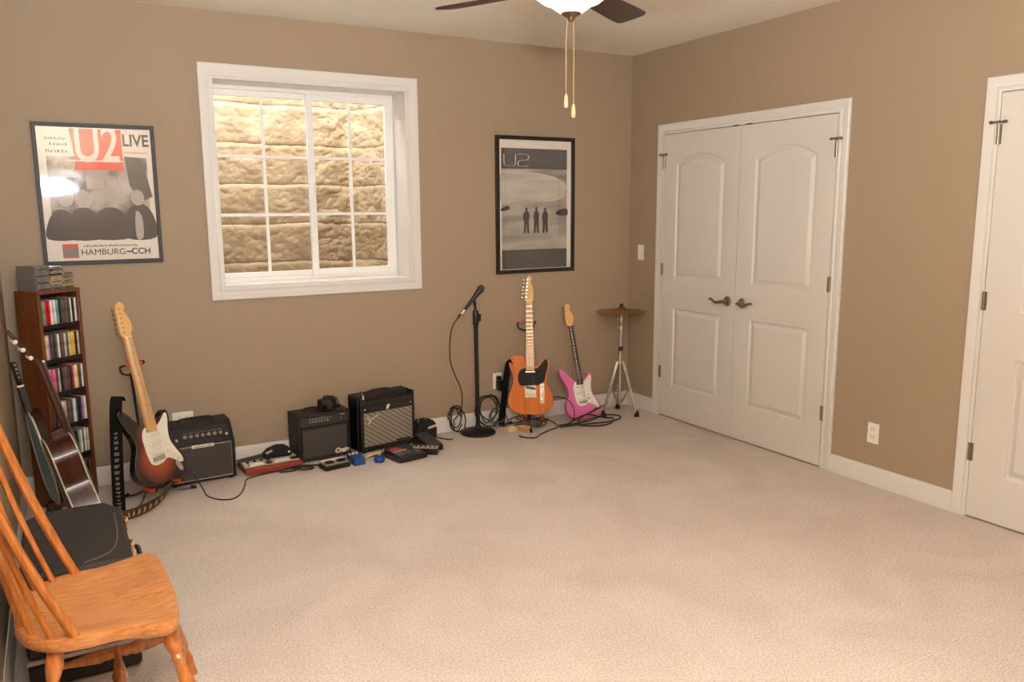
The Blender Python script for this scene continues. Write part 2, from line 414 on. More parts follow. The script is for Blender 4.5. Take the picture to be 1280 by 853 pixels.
d1 = empty('door_1', (0, 0, 0), 'white double closet doors with arched upper panels and two lever handles', 'door', kind='structure')
SEAM = -1.134; LW = DY0-.004-SEAM-.0015
XF = -.0125
for y0, a0 in ((DY0-.004, .13), (SEAM-.0015, .13)):
    w_ = LW if y0 > -1 else SEAM-.0015-(DY1+.004)
    lf = place_leaf(d1, panel_leaf(w_, DZ-.018, [rect(.125, w_-.125, .228, .808), arch(.125, w_-.125, 1.023, 1.818, 1.886)]), y0, XF, 1)
for k, z in enumerate((.333, 1.09, 1.845)):
    hinge(d1, DY0-.002, z, k == 2); hinge(d1, DY1+.002, z, k == 2)
lever(d1, SEAM+.065, .917, 1); lever(d1, SEAM-.065, .917, -1)
MB().bb(-.012, -.002, SEAM+.03, SEAM+.075, DZ-.004, DZ+.004).build('ball_catch', BLACKP, d1); MB().bb(-.012, -.002, SEAM-.085, SEAM-.04, DZ-.004, DZ+.004).build('ball_catch', BLACKP, d1)
d2 = empty('door_2', (0, 0, 0), 'white panelled single door cut off by the right edge', 'door', kind='structure')
w_ = E0-E1-.008
place_leaf(d2, panel_leaf(w_, DZ-.018, [rect(.16, w_-.125, .228, .808), arch(.16, w_-.125, 1.023, 1.818, 1.886)]), E0-.004, XF, 1)
for k, z in enumerate((.335, 1.08, 1.85)): hinge(d2, E0-.002, z, k == 2)
lever(d2, E1+.07, .917, 1)

# ------------------------------------------------------------------ outlets and switch
def plate(name, c, u, label, cat, kind, horizontal=False, group=None):
    """c on wall; u: 'x' back wall or 'y' right wall"""
    M = Matrix.Identity(4) if u == 'x' else Matrix.Rotation(-PI/2, 4, 'Z')
    M = Matrix.Translation(c) @ M
    if horizontal: M = M @ Matrix.Rotation(PI/2, 4, 'Y')
    r = empty(name, label=label, cat=cat, M=M, group=group)
    MB().box((0, -.003, 0), (.070, .006, .115)).build('cover_plate', WHITEP, r, bevel=.003)
    if kind == 'outlet':
        for z in (-.021, .021):
            f = MB().box((0, -.007, z), (.034, .004, .028)).build('socket', CREAM, r, bevel=.003)
            MB().box((-.006, -.0093, z+.003), (.0025, .001, .008)).box((.006, -.0093, z+.003), (.0025, .001, .008)).build('slot', BLACKP, f)
    else:
        MB().box((0, -.007, 0), (.012, .003, .026)).build('toggle_slot', CREAM, r); MB().box((0, -.012, .005), (.009, .014, .010), M=Matrix.Rotation(.5, 3, 'X')).build('toggle', WHITEP, r)
    return r
plate('wall_outlet', (-3.268, 0, .33), 'x', 'white outlet plate on the back wall above the left amplifier', 'outlet', 'outlet', True)
plate('wall_outlet', (-1.166, 0, .315), 'x', 'white outlet plate with a black adapter on the back wall', 'outlet', 'outlet')
plate('light_switch', (0, -.146, 1.20), 'y', 'white light switch plate between corner and double doors', 'switch', 'switch')
plate('wall_outlet', (0, -2.198, .293), 'y', 'white outlet plate low on the right wall between the doors', 'outlet', 'outlet')
ad = empty('power_adapter', (-1.155, -.012, .29), 'black power adapter plugged in behind the orange guitar', 'adapter')
MB().box((0, -.022, 0), (.058, .044, .07)).build('adapter_body', BLACKP, ad, bevel=.006)
MB().tube([(0, -.03, -.03), (-.004, -.05, -.09), (-.02, -.04, -.18), (-.05, -.06, -.265), (-.09, -.08, -.283)], .003).build('power_cord', CABLE, ad)
MB().box((-.018, -.028, .055), (.03, .03, .03)).build('plug', BLACKP, ad, bevel=.004)

# ------------------------------------------------------------------ posters
def frame_poster(name, x0, x1, z0, z1, fw, label, fm):
    r = empty(name, ((x0+x1)/2, 0, z0), label, 'poster'); W = x1-x0; Hh = z1-z0
    f = MB(); rect_frame(f, -W/2, W/2, 0, Hh, fw, -.024, -.002); f.build('frame', fm, r, bevel=.002)
    MB().bb(-W/2+fw, W/2-fw, -.010, -.004, fw, Hh-fw).build('poster_sheet', PAPER, r)
    MB().bb(-W/2+fw, W/2-fw, -.0175, -.0155, fw, Hh-fw).build('glazing', PGLASS, r, flat=True)
    return r, W, Hh
def art_mat(name, ramp, scale, stretch, detail=5, grad=None):
    m = bpy.data.materials.new(name); m.use_nodes = True; nt = m.node_tree; N = nt.nodes; L = nt.links; b = N['Principled BSDF']; b.inputs['Roughness'].default_value = .6
    tc = N.new('ShaderNodeTexCoord'); mp = N.new('ShaderNodeMapping'); mp.inputs['Scale'].default_value = stretch
    nz = N.new('ShaderNodeTexNoise'); nz.inputs['Scale'].default_value = scale; nz.inputs['Detail'].default_value = detail
    cr = N.new('ShaderNodeValToRGB'); e = cr.color_ramp.elements
    while len(e) < len(ramp): e.new(.5)
    for q, (p, c) in zip(e, ramp): q.position = p; q.color = lin(c)+(1,)
    L.new(tc.outputs['Object'], mp.inputs[0]); L.new(mp.outputs[0], nz.inputs['Vector']); L.new(nz.outputs[0], cr.inputs[0]); L.new(cr.outputs[0], b.inputs['Base Color'])
    return m
YA = -.0105
def flatpoly(out, y=YA, th=.0004):
    return MB().prism(out, 0, th, lambda u, v, d: (u, y-d, v))
def ell(cx, cz, rx, rz, n=20, rot=0): 
    return [(cx+rx*math.cos(t)*math.cos(rot)-rz*math.sin(t)*math.sin(rot), cz+rx*math.cos(t)*math.sin(rot)+rz*math.sin(t)*math.cos(rot)) for t in [2*PI*k/n for k in range(n)]]
def tmat(x, z, y=YA-.0008): return Matrix.Translation((x, y, z)) @ BACKM
# left poster: red block with lettering over a black and white collage
p1, W, Hh = frame_poster('framed_poster', -3.893, -3.309, 1.247, 1.988, .020, 'large framed concert poster with red block and LIVE lettering left of the window', mat('dark_frame', (30, 28, 26), .5))
GREY = [(90, 84, 80), (60, 55, 53), (128, 120, 114), (176, 166, 156), (206, 196, 184)]
gm = [mat('ink_grey_%d' % i, c, .6) for i, c in enumerate(GREY)]
flatpoly(rect(-.235, .245, .135, .57)).build('picture', art_mat('photo_collage_print', [(.3, (60, 55, 52)), (.45, (112, 104, 98)), (.55, (178, 168, 158)), (.7, (204, 194, 182))], 9, (1, 1, .7)), p1)
fig = MB()
for k, (cx, cz, hw) in enumerate([(-.19, .24, .07), (-.085, .25, .085), (.045, .25, .095), (.19, .27, .075)]):
    fig.prism(smooth2([(cx-hw, .137), (cx-hw*.95, cz-.02), (cx-hw*.4, cz+.045), (cx+hw*.4, cz+.045), (cx+hw*.95, cz-.02), (cx+hw, .137)], 4), .0004, .0006+.00005*k, lambda u, v, d: (u, YA-d, v))
fig.build('picture_shade', gm[1], p1)
for o_ in [ell(cx, cz, rx, rx*1.3) for cx, cz, rx in [(-.165, .36, .042), (-.085, .35, .036), (.055, .37, .036), (.185, .355, .033)]]+[smooth2([(.165, .14), (.20, .14), (.20, .25), (.17, .28)], 3), rect(-.235, -.10, .46, .50), rect(-.06, .03, .40, .50)]:
    MB().prism(o_, .0004, .001, lambda u, v, d: (u, YA-d, v)).build('picture_light', gm[3], p1)
MB().prism([(.135, .575), (.22, .57), (.262, .36), (.20, .33), (.15, .42)], .0004, .0009, lambda u, v, d: (u, YA-d, v)).build('picture_dark', gm[0], p1)
MB().prism([(-.12, .722-.008), (.127, .722-.008), (.127, .545), (.127, .50), (-.11, .50), (-.10, .545)], .0004, .0010, lambda u, v, d: (u, YA-d, v)).build('red_block', REDINK, p1)
MB().prism(rect(-.145, .127, .545, .552), .0011, .0013, lambda u, v, d: (u, YA-d, v)).build('pale_band', PAPER, p1)
text_obj('lettering', 'U2', .27, PAPER, p1, tmat(.005, .628, YA-.0016), sx=.68, off=.004)
text_obj('lettering', 'LIVE', .088, INK, p1, tmat(.195, .658), sx=.82, off=.002)
sc = MB()
def scribble(mb, x0, x1, z, h, seed, fn=lambda u, v, d: (u, YA-d, v)):
    rr = random.Random(seed); x = x0
    while x < x1:
        wdt = rr.uniform(.3, .9)*h; hh = h*rr.uniform(.5, 1)
        mb.prism(rect(x, min(x+wdt*.55, x1), z, z+hh), .0004, .0009, fn); x += wdt
for x0, x1, z, h, s in [(-.235, -.135, .655, .016, 1), (-.215, -.135, .625, .016, 2), (-.235, -.13, .588, .022, 3), (-.10, .17, .092, .013, 4)]:
    sc = MB(); scribble(sc, x0, x1, z, h, s); sc.build('small_print', gm[0], p1)
MB().prism(rect(.135, .25, .592, .600), .0004, .0009, lambda u, v, d: (u, YA-d, v)).build('red_print', mat('pale_red_ink', (226, 150, 130), .6), p1)
text_obj('lettering', 'HAMBURG', .046, INK, p1, tmat(-.005, .062), sx=1.0)
MB().prism(rect(.108, .133, .058, .066), .0004, .001, lambda u, v, d: (u, YA-d, v)).build('dash', INK, p1)
text_obj('lettering', 'CCH', .046, INK, p1, tmat(.182, .062), sx=1.0, off=.001)
MB().prism(rect(-.20, -.125, .035, .110), .0004, .0008, lambda u, v, d: (u, YA-d, v)).build('stamp', gm[2], p1)
MB().prism(rect(-.20, -.125, .090, .110), .0008, .0011, lambda u, v, d: (u, YA-d, v)).build('stamp_red', REDINK, p1)
MB().prism(rect(-.20, -.125, .035, .042), .0008, .0011, lambda u, v, d: (u, YA-d, v)).build('stamp_red', REDINK, p1)
# right poster: dark bands, pale middle, dark upright marks
p2, W, Hh = frame_poster('framed_poster', -1.168, -.522, 1.078, 2.026, .026, 'tall black framed poster with dark bands and outlined band lettering right of the window', mat('black_frame', (22, 20, 19), .35))
BAND = mat('poster_dark_band', (72, 66, 62), .6)
flatpoly(rect(-.278, .262, .03, .865)).build('picture', art_mat('grey_photo_print', [(.25, (104, 96, 88)), (.45, (150, 141, 130)), (.6, (176, 167, 154)), (.8, (196, 188, 175))], 5, (.5, 1, 2.2)), p2)
flatpoly(rect(-.278, .262, .725, .865), YA-.0004).build('upper_band', BAND, p2)
flatpoly(rect(-.278, .262, .03, .165), YA-.0004).build('lower_band', BAND, p2)
flatpoly(smooth2([(-.278, .49), (-.10, .51), (.12, .50), (.25, .54), (.262, .60), (.20, .66), (0, .70), (-.278, .70)], 4), YA-.0004).build('pale_shape', art_mat('pale_print', [(.3, (168, 159, 146)), (.6, (196, 188, 175)), (.8, (206, 199, 186))], 6, (.4, 1, 3)), p2)
def marks(o_): MB().prism(o_, .0004, .0008, lambda u, v, d: (u, YA-d, v)).build('dark_mark', INK, p2)
for x, h_, b_ in ((-.078, .175, .026), (.004, .18, .022), (.078, .175, .024)):
    z0 = .285; sh = z0+h_*.80; hp = z0+h_*.46
    marks(smooth2([(x-.022, z0), (x-.006, z0), (x-.002, hp-.02), (x+.006, z0), (x+.022, z0), (x+.019, hp), (x+b_, hp+.02), (x+b_*.95, sh-.01), (x+.012, sh+.006), (x+.006, sh+.012), (x+.011, z0+h_*.93), (x, z0+h_), (x-.011, z0+h_*.93), (x-.006, sh+.012), (x-.012, sh+.006), (x-b_*.95, sh-.01), (x-b_*1.1, hp+.01), (x-.019, hp)], 3))
marks(smooth2([(.17, .41), (.19, .44), (.262, .45), (.262, .40)], 3)); marks(smooth2([(-.278, .455), (-.23, .47), (-.21, .45), (-.278, .435)], 3))
lt = MB()
fnl = lambda pts: lt.tube([(x, YA-.0012, z) for x, z in pts], .0100, 6, sm=5, flat=.2)
fnl([(-.258, .825), (-.258, .765), (-.245, .745), (-.22, .742), (-.182, .742), (-.168, .757), (-.166, .825)])
fnl([(-.145, .825), (-.09, .826), (-.062, .815), (-.062, .797), (-.08, .785), (-.125, .783), (-.145, .77), (-.145, .745)]); fnl([(-.145, .744), (-.10, .744), (-.06, .744)])
lt.build('lettering', PAPER, p2)

# ------------------------------------------------------------------ disc tower and discs
def disc_tower():
    th = .72; Wd, D, ZT = .255, .155, 1.136
    FL = Vector((-3.934, -.325, 0))
    M = Matrix.Translation(FL) @ Matrix.Rotation(th, 4, 'Z')     # local x along front, +y to the back
    r = empty('disc_tower', label='tall narrow cherry disc tower in the left corner full of disc cases', cat='shelf', M=M)
    t = .018
    MB().bb(0, t, 0, D, 0, ZT-t).build('side_panel', CHERRY, r, bevel=.002); MB().bb(Wd-t, Wd, 0, D, 0, ZT-t).build('side_panel', CHERRY, r, bevel=.002)
    MB().bb(0, Wd, -.004, D, ZT-t, ZT).build('top', CHERRY, r, bevel=.003)
    MB().bb(t, Wd-t, D-.008, D, 0, ZT-t).build('back_panel', BLACKP, r)
    MB().bb(t, Wd-t, .006, .018, 0, .035).build('plinth', CHERRY, r)
    pitch = .176; z = ZT-t-.158; rows = []
    while z > .03:
        MB().bb(t, Wd-t, .004, D-.008, z-.022, z).build('shelf', BLACKP, r); rows.append(z); z -= pitch
    cols = {'dark green': (70, 100, 74), 'red': (170, 20, 30), 'white': (216, 208, 196), 'pale grey': (170, 160, 150), 'black': (30, 28, 28), 'dark grey': (74, 66, 62), 'brown': (100, 72, 58), 'yellow': (214, 160, 40), 'pink': (200, 80, 110), 'purple': (130, 90, 130), 'blue': (60, 84, 120), 'orange': (196, 110, 50), 'teal': (90, 128, 120)}
    spec = [
        'dark green,teal,red,red,white,pale grey,white,teal,black,dark grey,dark grey,brown,dark grey,white,black,white',
        'yellow,pale grey,purple,dark grey,black,dark grey,white,dark grey,brown,pale grey,dark grey,pale grey,yellow,yellow,black,pale grey',
        'white,pale grey,pink,pink,dark grey,pale grey,black,dark grey,brown,dark grey,black,red,white,yellow,dark grey,white',
        'orange,dark grey,black,purple,brown,white,pale grey,dark grey,brown,dark grey,white,teal,black,black,purple,white',
        'pale grey,dark grey,blue,blue,dark grey,orange,pale grey,dark grey,black,dark grey,black,teal,white,dark grey,white,pale grey',
        'brown,teal,dark grey,pale grey,dark green,black,brown,dark grey,teal,white,black,dark grey,pale grey,brown,black,dark grey']
    rown = ['top', 'second', 'third', 'fourth', 'fifth', 'lowest']
    ordn = ['first', 'second', 'third', 'fourth', 'fifth', 'sixth', 'seventh', 'eighth', 'ninth', 'tenth', 'eleventh', 'twelfth', 'thirteenth', 'fourteenth', 'fifteenth', 'sixteenth']
    CM = {k: mat('disc_case_'+k.replace(' ', '_'), c, .3, noise=(60, tuple(min(255, int(v*1.35)+12) for v in c), (1, 1, .35))) for k, c in cols.items()}
    protos = {}
    rr = random.Random(3)
    iw = Wd-2*t; n = 16; step = iw/n
    for ri, z in enumerate(rows[:6]):
        for ci, cn in enumerate(spec[ri].split(',')):
            x = t+step*(ci+.5); dy = .007+rr.uniform(0, .010)
            Mx = M @ Matrix.Translation((x, dy, z)) @ Matrix.Rotation(rr.uniform(-.008, .008), 4, 'Y')
            if cn not in protos:
                o = MB().bb(-.0052, .0052, 0, .126, 0.0005, .1245).build('disc_case', CM[cn], bevel=.0008); protos[cn] = o
                MB().bb(-.0042, .0042, -.0009, -.0001, .010, .115).build('spine_card', CM[cn], o)
            else:
                s = protos[cn]; o = s.copy(); COL.objects.link(o)
                for ch in s.children: c = ch.copy(); COL.objects.link(c); c.parent = o
            o.matrix_world = Mx
            tag(o, '%s spined disc case, %s from the left on the %s shelf of the tower' % (cn, ordn[ci], rown[ri]), 'disc case', 'disc cases on the %s shelf of the tower' % rown[ri])
    CLEAR = [mat('clear_case', (104, 98, 92), .12, noise=(90, (136, 128, 120), (1, 1, 3))), mat('pale_case', (176, 166, 154), .2), mat('yellow_case', (196, 160, 80), .3), mat('dark_case', (60, 54, 52), .25)]
    stacks = [('left', .056, 11, [0]*11, .075), ('middle', .133, 10, [0, 0, 1, 2, 2, 1, 3, 1, 3, 1], .072), ('right', .203, 7, [0, 2, 0, 2, 0, 0, 1], .075)]
    names = ['clear', 'white', 'yellow', 'dark']
    for nm, x, k, ids, y in stacks:
        z = ZT; hgt = (.125 if nm == 'left' else .118 if nm == 'middle' else .085)/k
        for q in range(k):
            o = MB().box((0, 0, hgt/2), (.086 if nm == 'left' else .064, .125, hgt*.94)).build('disc_case', CLEAR[ids[q]], bevel=.0012)
            MB().bb(-.035 if nm == 'left' else -.026, .035 if nm == 'left' else .026, -.0633, -.0627, hgt*.25, hgt*.7).build('spine_card', CLEAR[0] if q % 3 else CLEAR[3], o)
            o.matrix_world = M @ Matrix.Translation((x+rr.uniform(-.004, .004), y+rr.uniform(-.006, .006), z)) @ Matrix.Rotation(rr.uniform(-.05, .05), 4, 'Z')
            tag(o, '%s disc case, %s from the bottom of the %s stack on top of the tower' % (names[ids[q]], ordn[q], nm), 'disc case', 'disc cases stacked on top of the tower'); z += hgt
disc_tower()

# ------------------------------------------------------------------ guitars
def guitar_matrix(B, Ht, yaw, s=1):
    B = Vector(B); Z = (Vector(Ht)-B).normalized(); n = Vector((math.sin(yaw), -math.cos(yaw), 0)); n = (n-Z*n.dot(Z)).normalized()
    Y = -n; X = Y.cross(Z); m = Matrix.Identity(4)
    for i in range(3): m[i][0], m[i][1], m[i][2], m[i][3] = X[i]*s, Y[i]*s, Z[i]*s, B[i]
    return m
fz = lambda u, v, d: (u, d, v)
STRAT = [(0, 0), (-.06, .004), (-.115, .025), (-.15, .07), (-.155, .12), (-.135, .175), (-.115, .225), (-.118, .275), (-.142, .335), (-.166, .39), (-.168, .428), (-.148, .440), (-.120, .418), (-.090, .378), (-.062, .345), (-.042, .326), (-.030, .322), (.030, .322), (.045, .328), (.068, .345), (.092, .372), (.115, .375), (.128, .35), (.122, .305), (.108, .265), (.104, .225), (.120, .18), (.148, .135), (.166, .085), (.155, .04), (.12, .012), (.06, .002)]
GUARD = [(-.034, .318), (-.052, .305), (-.066, .270), (-.066, .22), (-.062, .17), (-.050, .125), (-.020, .108), (.02, .112), (.055, .125), (.09, .105), (.125, .078), (.145, .080), (.142, .11), (.118, .155), (.098, .20), (.094, .24), (.100, .28), (.112, .325), (.112, .355), (.098, .358), (.072, .333), (.045, .312), (.030, .305), (.030, .29), (-.030, .29), (-.030, .31)]
TELE = [(0, 0), (-.07, .004), (-.125, .028), (-.155, .075), (-.155, .125), (-.135, .18), (-.120, .23), (-.124, .28), (-.142, .325), (-.146, .372), (-.122, .406), (-.075, .414), (-.040, .404), (-.030, .375), (-.030, .34), (.030, .34), (.040, .335), (.062, .345), (.082, .372), (.105, .392), (.126, .385), (.135, .355), (.130, .31), (.116, .265), (.112, .225), (.130, .18), (.155, .125), (.160, .075), (.130, .028), (.07, .004)]
TGUARD = [(-.036, .325), (-.070, .31), (-.085, .275), (-.085, .235), (-.070, .205), (-.03, .200), (.03, .200), (.075, .215), (.100, .235), (.106, .27), (.119, .315), (.126, .358), (.118, .384), (.104, .384), (.084, .362), (.062, .336), (.040, .322)]
FHEAD = [(-.021, 0), (-.032, .016), (-.034, .03), (-.030, .09), (-.026, .15), (-.016, .178), (.004, .186), (.022, .174), (.026, .155), (.019, .138), (.030, .11), (.042, .07), (.040, .035), (.026, .015), (.021, 0)]
THEAD = [(-.021, 0), (-.032, .018), (-.030, .05), (-.022, .11), (-.014, .165), (.004, .180), (.020, .168), (.022, .150), (.016, .135), (.026, .10), (.031, .06), (.028, .02), (.021, 0)]
def solid_guitar(name, label, M, body, guard, head, bm_, gm_, fret_m, neck_m, style, pick_m=None):
    r = empty(name, label=label, cat='guitar', M=M)
    MB().prism(smooth2(body, 5), -.021, .021, fz).build('body', bm_, r, bevel=.008 if style == 's' else .003, seg=3)
    MB().prism(smooth2(guard, 4), -.0245, -.0211, fz).build('pickguard', gm_, r, bevel=.0008)
    zj, zn = (.318 if style == 's' else .335), .795
    zb = .290 if style == 's' else .310
    NK = [(-.0285, zb), (.0285, zb), (.0215, zn), (-.0215, zn)]
    MB().prism(NK, -.030, -.012, fz).build('neck', neck_m, r, bevel=.004)
    fb = MB().prism(NK, -.034, -.0301, fz).build('fretboard', fret_m, r)
    fr = MB()
    for k in range(1, 22):
        z = zn-(zn-.15)*(1-2**(-k/12.0))
        if z < zb+.008: break
        w2 = .0285+(.0215-.0285)*(z-zb)/(zn-zb); fr.bb(-w2, w2, -.0352, -.0341, z-.0012, z+.0012)
    fr.build('frets', STEEL, fb)
    dots = MB()
    for k in (3, 5, 7, 9, 12, 15, 17):
        za = zn-(zn-.15)*(1-2**(-k/12.0)); zb2 = zn-(zn-.15)*(1-2**(-(k-1)/12.0)); dots.lathe([(.003, 0), (.003, .0006)], (0, -.0341, (za+zb2)/2), (0, -1, 0), 10)
    dots.build('inlays', BLACKP if fret_m is MAPLE else CREAM, fb)
    MB().bb(-.0215, .0215, -.037, -.030, zn, zn+.004).build('nut', CREAM, r)
    hd = [(u, v+zn) for u, v in smooth2(head, 4)]
    MB().prism(hd, -.029, -.014, fz).build('headstock', neck_m, r, bevel=.002)
    for k in range(6):
        z = zn+.028+k*.0245; x0 = -.0315+.0012*k*(1 if style == 's' else 2.2)
        pg = MB().rod((x0+.012, -.029, z), (x0+.012, -.040, z), .0035, n=10).build('tuning_peg', CHROME, r)
        MB().rod((x0, -.019, z), (x0-.012, -.019, z), .002, n=8).lathe([(.003, 0), (.0075, .003), (.0075, .008), (.003, .011)], (x0-.010, -.019, z), (-1, 0, 0), 10).build('key', CHROME, pg)
    st = MB(); zbr = .145 if style == 's' else .150
    for k in range(6):
        x = (-.0185+.0074*k); xh = x*.9; st.rod((x*1.4, -.038, zbr), (x, -.0375, zn), .0005, n=4)
    st.build('strings', STEEL, r)
    if style == 's':
        for z, a in ((.272, 0), (.222, 0), (.170, .22)):
            MB().box((0, -.0285, z), (.082, .011, .018), M=Matrix.Rotation(a, 3, 'Y')).build('pickup', pick_m or CREAM, r, bevel=.005)
        br = MB().bb(-.038, .038, -.028, -.0211, .128, .152).build('bridge', CHROME, r, bevel=.001)
        sd = MB()
        for k in range(6): sd.bb(-.0325+.011*k, -.0225+.011*k, -.034, -.0281, .131, .149)
        sd.build('saddles', CHROME, br)
        for x, z in ((.068, .165), (.092, .130), (.115, .105)):
            MB().lathe([(.013, 0), (.012, .004), (.0095, .005), (.009, .016), (.008, .017)], (x, -.0245, z), (0, -1, 0), 16).build('knob', pick_m or CREAM, r)
        MB().rod((.052, -.0245, .195), (.056, -.042, .197), .003, .004, n=8).build('selector', pick_m or CREAM, r)
        MB().prism([(.112+.012*math.cos(t)*1-.026*math.sin(t)*.6, .062+.030*math.sin(t)+.01*math.cos(t)) for t in [2*PI*k/18 for k in range(18)]], -.026, -.0211, fz).build('jack_plate', CHROME, r, bevel=.001)
    else:
        MB().bb(-.036, .036, -.031, -.0246, .292, .307).build('pickup', CHROME, r, bevel=.004)
        br = MB().bb(-.040, .040, -.0245, -.0211, .118, .205).build('bridge', CHROME, r, bevel=.001)
        MB().box((0, -.028, .186), (.07, .008, .017), M=Matrix.Rotation(.22, 3, 'Y')).build('pickup', BLACKP, br, bevel=.003)
        sd = MB()
        for k in range(3): sd.rod((-.030+.021*k, -.028, .140), (-.012+.021*k, -.028, .140), .004, n=8)
        sd.build('saddles', CHROME, br)
        MB().prism(smooth2([(.074, .215), (.066, .205), (.066, .085), (.074, .075), (.088, .075), (.096, .085), (.096, .205), (.088, .215)], 3), -.0235, -.0211, fz).build('control_plate', CHROME, r)
        for z in (.098, .145): MB().lathe([(.010, 0), (.010, .016), (.008, .018)], (.081, -.0235, z), (0, -1, 0), 14).build('knob', CHROME, r)
        MB().rod((.081, -.0235, .192), (.081, -.044, .196), .003, .004, n=8).build('selector', BLACKP, r)
    return r
def sunburst_mat():
    m = bpy.data.materials.new('sunburst_finish'); m.use_nodes = True; nt = m.node_tree; N = nt.nodes; L = nt.links; b = N['Principled BSDF']
    b.inputs['Roughness'].default_value = .18; b.inputs['Coat Weight'].default_value = .6; b.inputs['Coat Roughness'].default_value = .06
    tc = N.new('ShaderNodeTexCoord'); sp = N.new('ShaderNodeSeparateXYZ'); L.new(tc.outputs['Object'], sp.inputs[0])
    def mth(op, a, b_=None):
        n = N.new('ShaderNodeMath'); n.operation = op
        for i, v in enumerate((a, b_)):
            if v is None: continue
            if isinstance(v, (int, float)): n.inputs[i].default_value = v
            else: L.new(v, n.inputs[i])
        return n.outputs[0]
    X, Y, Z = sp.outputs
    dz = mth('DIVIDE', mth('SUBTRACT', Z, .245), .07); g = mth('POWER', 2.718, mth('MULTIPLY', mth('MULTIPLY', dz, dz), -1))
    hw = mth('SUBTRACT', .165, mth('MULTIPLY', g, .05)); a = mth('DIVIDE', X, hw); c = mth('DIVIDE', mth('SUBTRACT', Z, .185), .215)
    d = mth('SQRT', mth('ADD', mth('MULTIPLY', a, a), mth('MULTIPLY', c, c)))
    cr = N.new('ShaderNodeValToRGB'); e = cr.color_ramp.elements; e.new(.6); e.new(.8)
    for q, (p, col) in zip(e, [(.25, (178, 88, 24)), (.52, (150, 58, 18)), (.74, (92, 30, 12)), (.92, (18, 12, 10))]): q.position = p; q.color = lin(col)+(1,)
    L.new(d, cr.inputs[0]); L.new(cr.outputs[0], b.inputs['Base Color'])
    return m
SB = sunburst_mat()
MS = guitar_matrix((-3.447, -.47, .100), (-3.593, -.345, 1.066), .62)
g1 = solid_guitar('electric_guitar', 'sunburst electric guitar with white pickguard on a stand beside the disc tower', MS, STRAT, GUARD, FHEAD, SB, mat('white_pickguard', (240, 236, 222), .3), MAPLE, MAPLE, 's')
MT = guitar_matrix((-1.02, -.225, .100), (-.952, -.085, 1.068), -.50)
BUTTER = mat('butterscotch_finish', (196, 100, 18), .4, noise=(8, (212, 116, 28), (4, 4, .5)), coat=.12, spec=.25)
g2 = solid_guitar('electric_guitar', 'orange electric guitar with black pickguard on a stand under the right poster', MT, TELE, TGUARD, THEAD, BUTTER, mat('black_pickguard', (18, 17, 16), .5, spec=.2), MAPLE, MAPLE, 't')
MP = guitar_matrix((-.575, -.245, .012), (-.605, -.030, .83), -.12, .865)
PINK = mat('pink_finish', (226, 112, 172), .25, coat=.5)
g3 = solid_guitar('electric_guitar', 'small pink electric guitar with white pickguard leaning on the back wall', MP, STRAT, GUARD, FHEAD, PINK, mat('white_pickguard', (240, 236, 222), .3), ROSEW, MAPLE, 's', WHITEP)
def child_world(o, r):
    o.parent = r; o.matrix_parent_inverse = r.matrix_world.inverted()
STRAPM = mat('black_strap', (15, 14, 13), .85, spec=.15)
# straps (hang in world space, belong to their guitars)
bpy.context.view_layer.update()
SP = [(-3.608, -.470, .575), (-3.628, -.492, .595), (-3.64, -.512, .53), (-3.65, -.52, .38), (-3.662, -.56, .15), (-3.668, -.62, .03), (-3.664, -.69, .036), (-3.62, -.69, .040), (-3.55, -.64, .040), (-3.47, -.545, .045), (-3.40, -.44, .085), (-3.40, -.41, .12)]
SW = [(.6, -.8, 0), (.9, -.3, 0), (1, -.2, 0), (1, -.2, 0), (1, -.2, 0), (1, 0, 0), (.1, -.3, .95), (.1, -.3, .95), (.1, -.3, .95), (.2, -.3, .9), (.3, -.3, .9), (.3, -.3, .9)]
s_ = MB().ribbon(SP[:6], .058, .004, SW[:6]).build('strap', STRAPM, None); child_world(s_, g1)
mk = MB(); P_ = smooth_path(SP[2:6], 8); W_ = smooth_path(SW[2:6], 8)
for k in range(2, len(P_)-1, 1):
    a, b = P_[k], P_[k+1]; wv = W_[k].normalized(); q = a.lerp(b, .2); q2 = a.lerp(b, .75); off = Vector((-.0006, -.0028, 0)) if True else 0
    wd_ = random.uniform(.008, .014); t = (b-a).normalized(); nn = t.cross(wv).normalized(); nn = nn if nn.y < 0 else -nn
    mk.add([q-wv*wd_+nn*.0023, q+wv*wd_+nn*.0023, q2+wv*wd_*random.uniform(.2, 1)+nn*.0023, q2-wv*wd_+nn*.0023], [(0, 1, 2, 3)])
m_ = mk.build('strap_lettering', mat('silver_print', (96, 94, 92), .5), None); child_world(m_, s_)
s2 = MB().ribbon(SP[6:], .060, .004, SW[6:]).build('strap_inside', mat('brown_strap', (92, 54, 26), .6, noise=(55, (30, 22, 16))), None); child_world(s2, g1)
mk = MB(); P_ = smooth_path(SP[6:11], 8); W_ = smooth_path(SW[6:11], 8)
for k in range(6, len(P_)-3, 3):
    a, b = P_[k], P_[k+1]; wv = W_[k].normalized(); t = (b-a).normalized(); wv = (wv-t*wv.dot(t)).normalized(); nn = t.cross(wv); nn = nn if nn.y < 0 else -nn; wd_ = .018
    mk.add([a-wv*wd_+nn*.0024, a+wv*wd_+nn*.0024, b+wv*wd_*.3+nn*.0024, b-wv*wd_*.8+nn*.0024], [(0, 1, 2, 3)])
m_ = mk.build('strap_pattern', mat('gold_print', (206, 168, 96), .5), None); child_world(m_, s2)
b_ = MB().lathe([(.011, 0), (.011, .01), (.006, .013)], (-3.652, -.70, .03), (.2, -.6, .7), 12).build('strap_clip', mat('brass', (212, 168, 84), .25, 1), None); child_world(b_, g1)
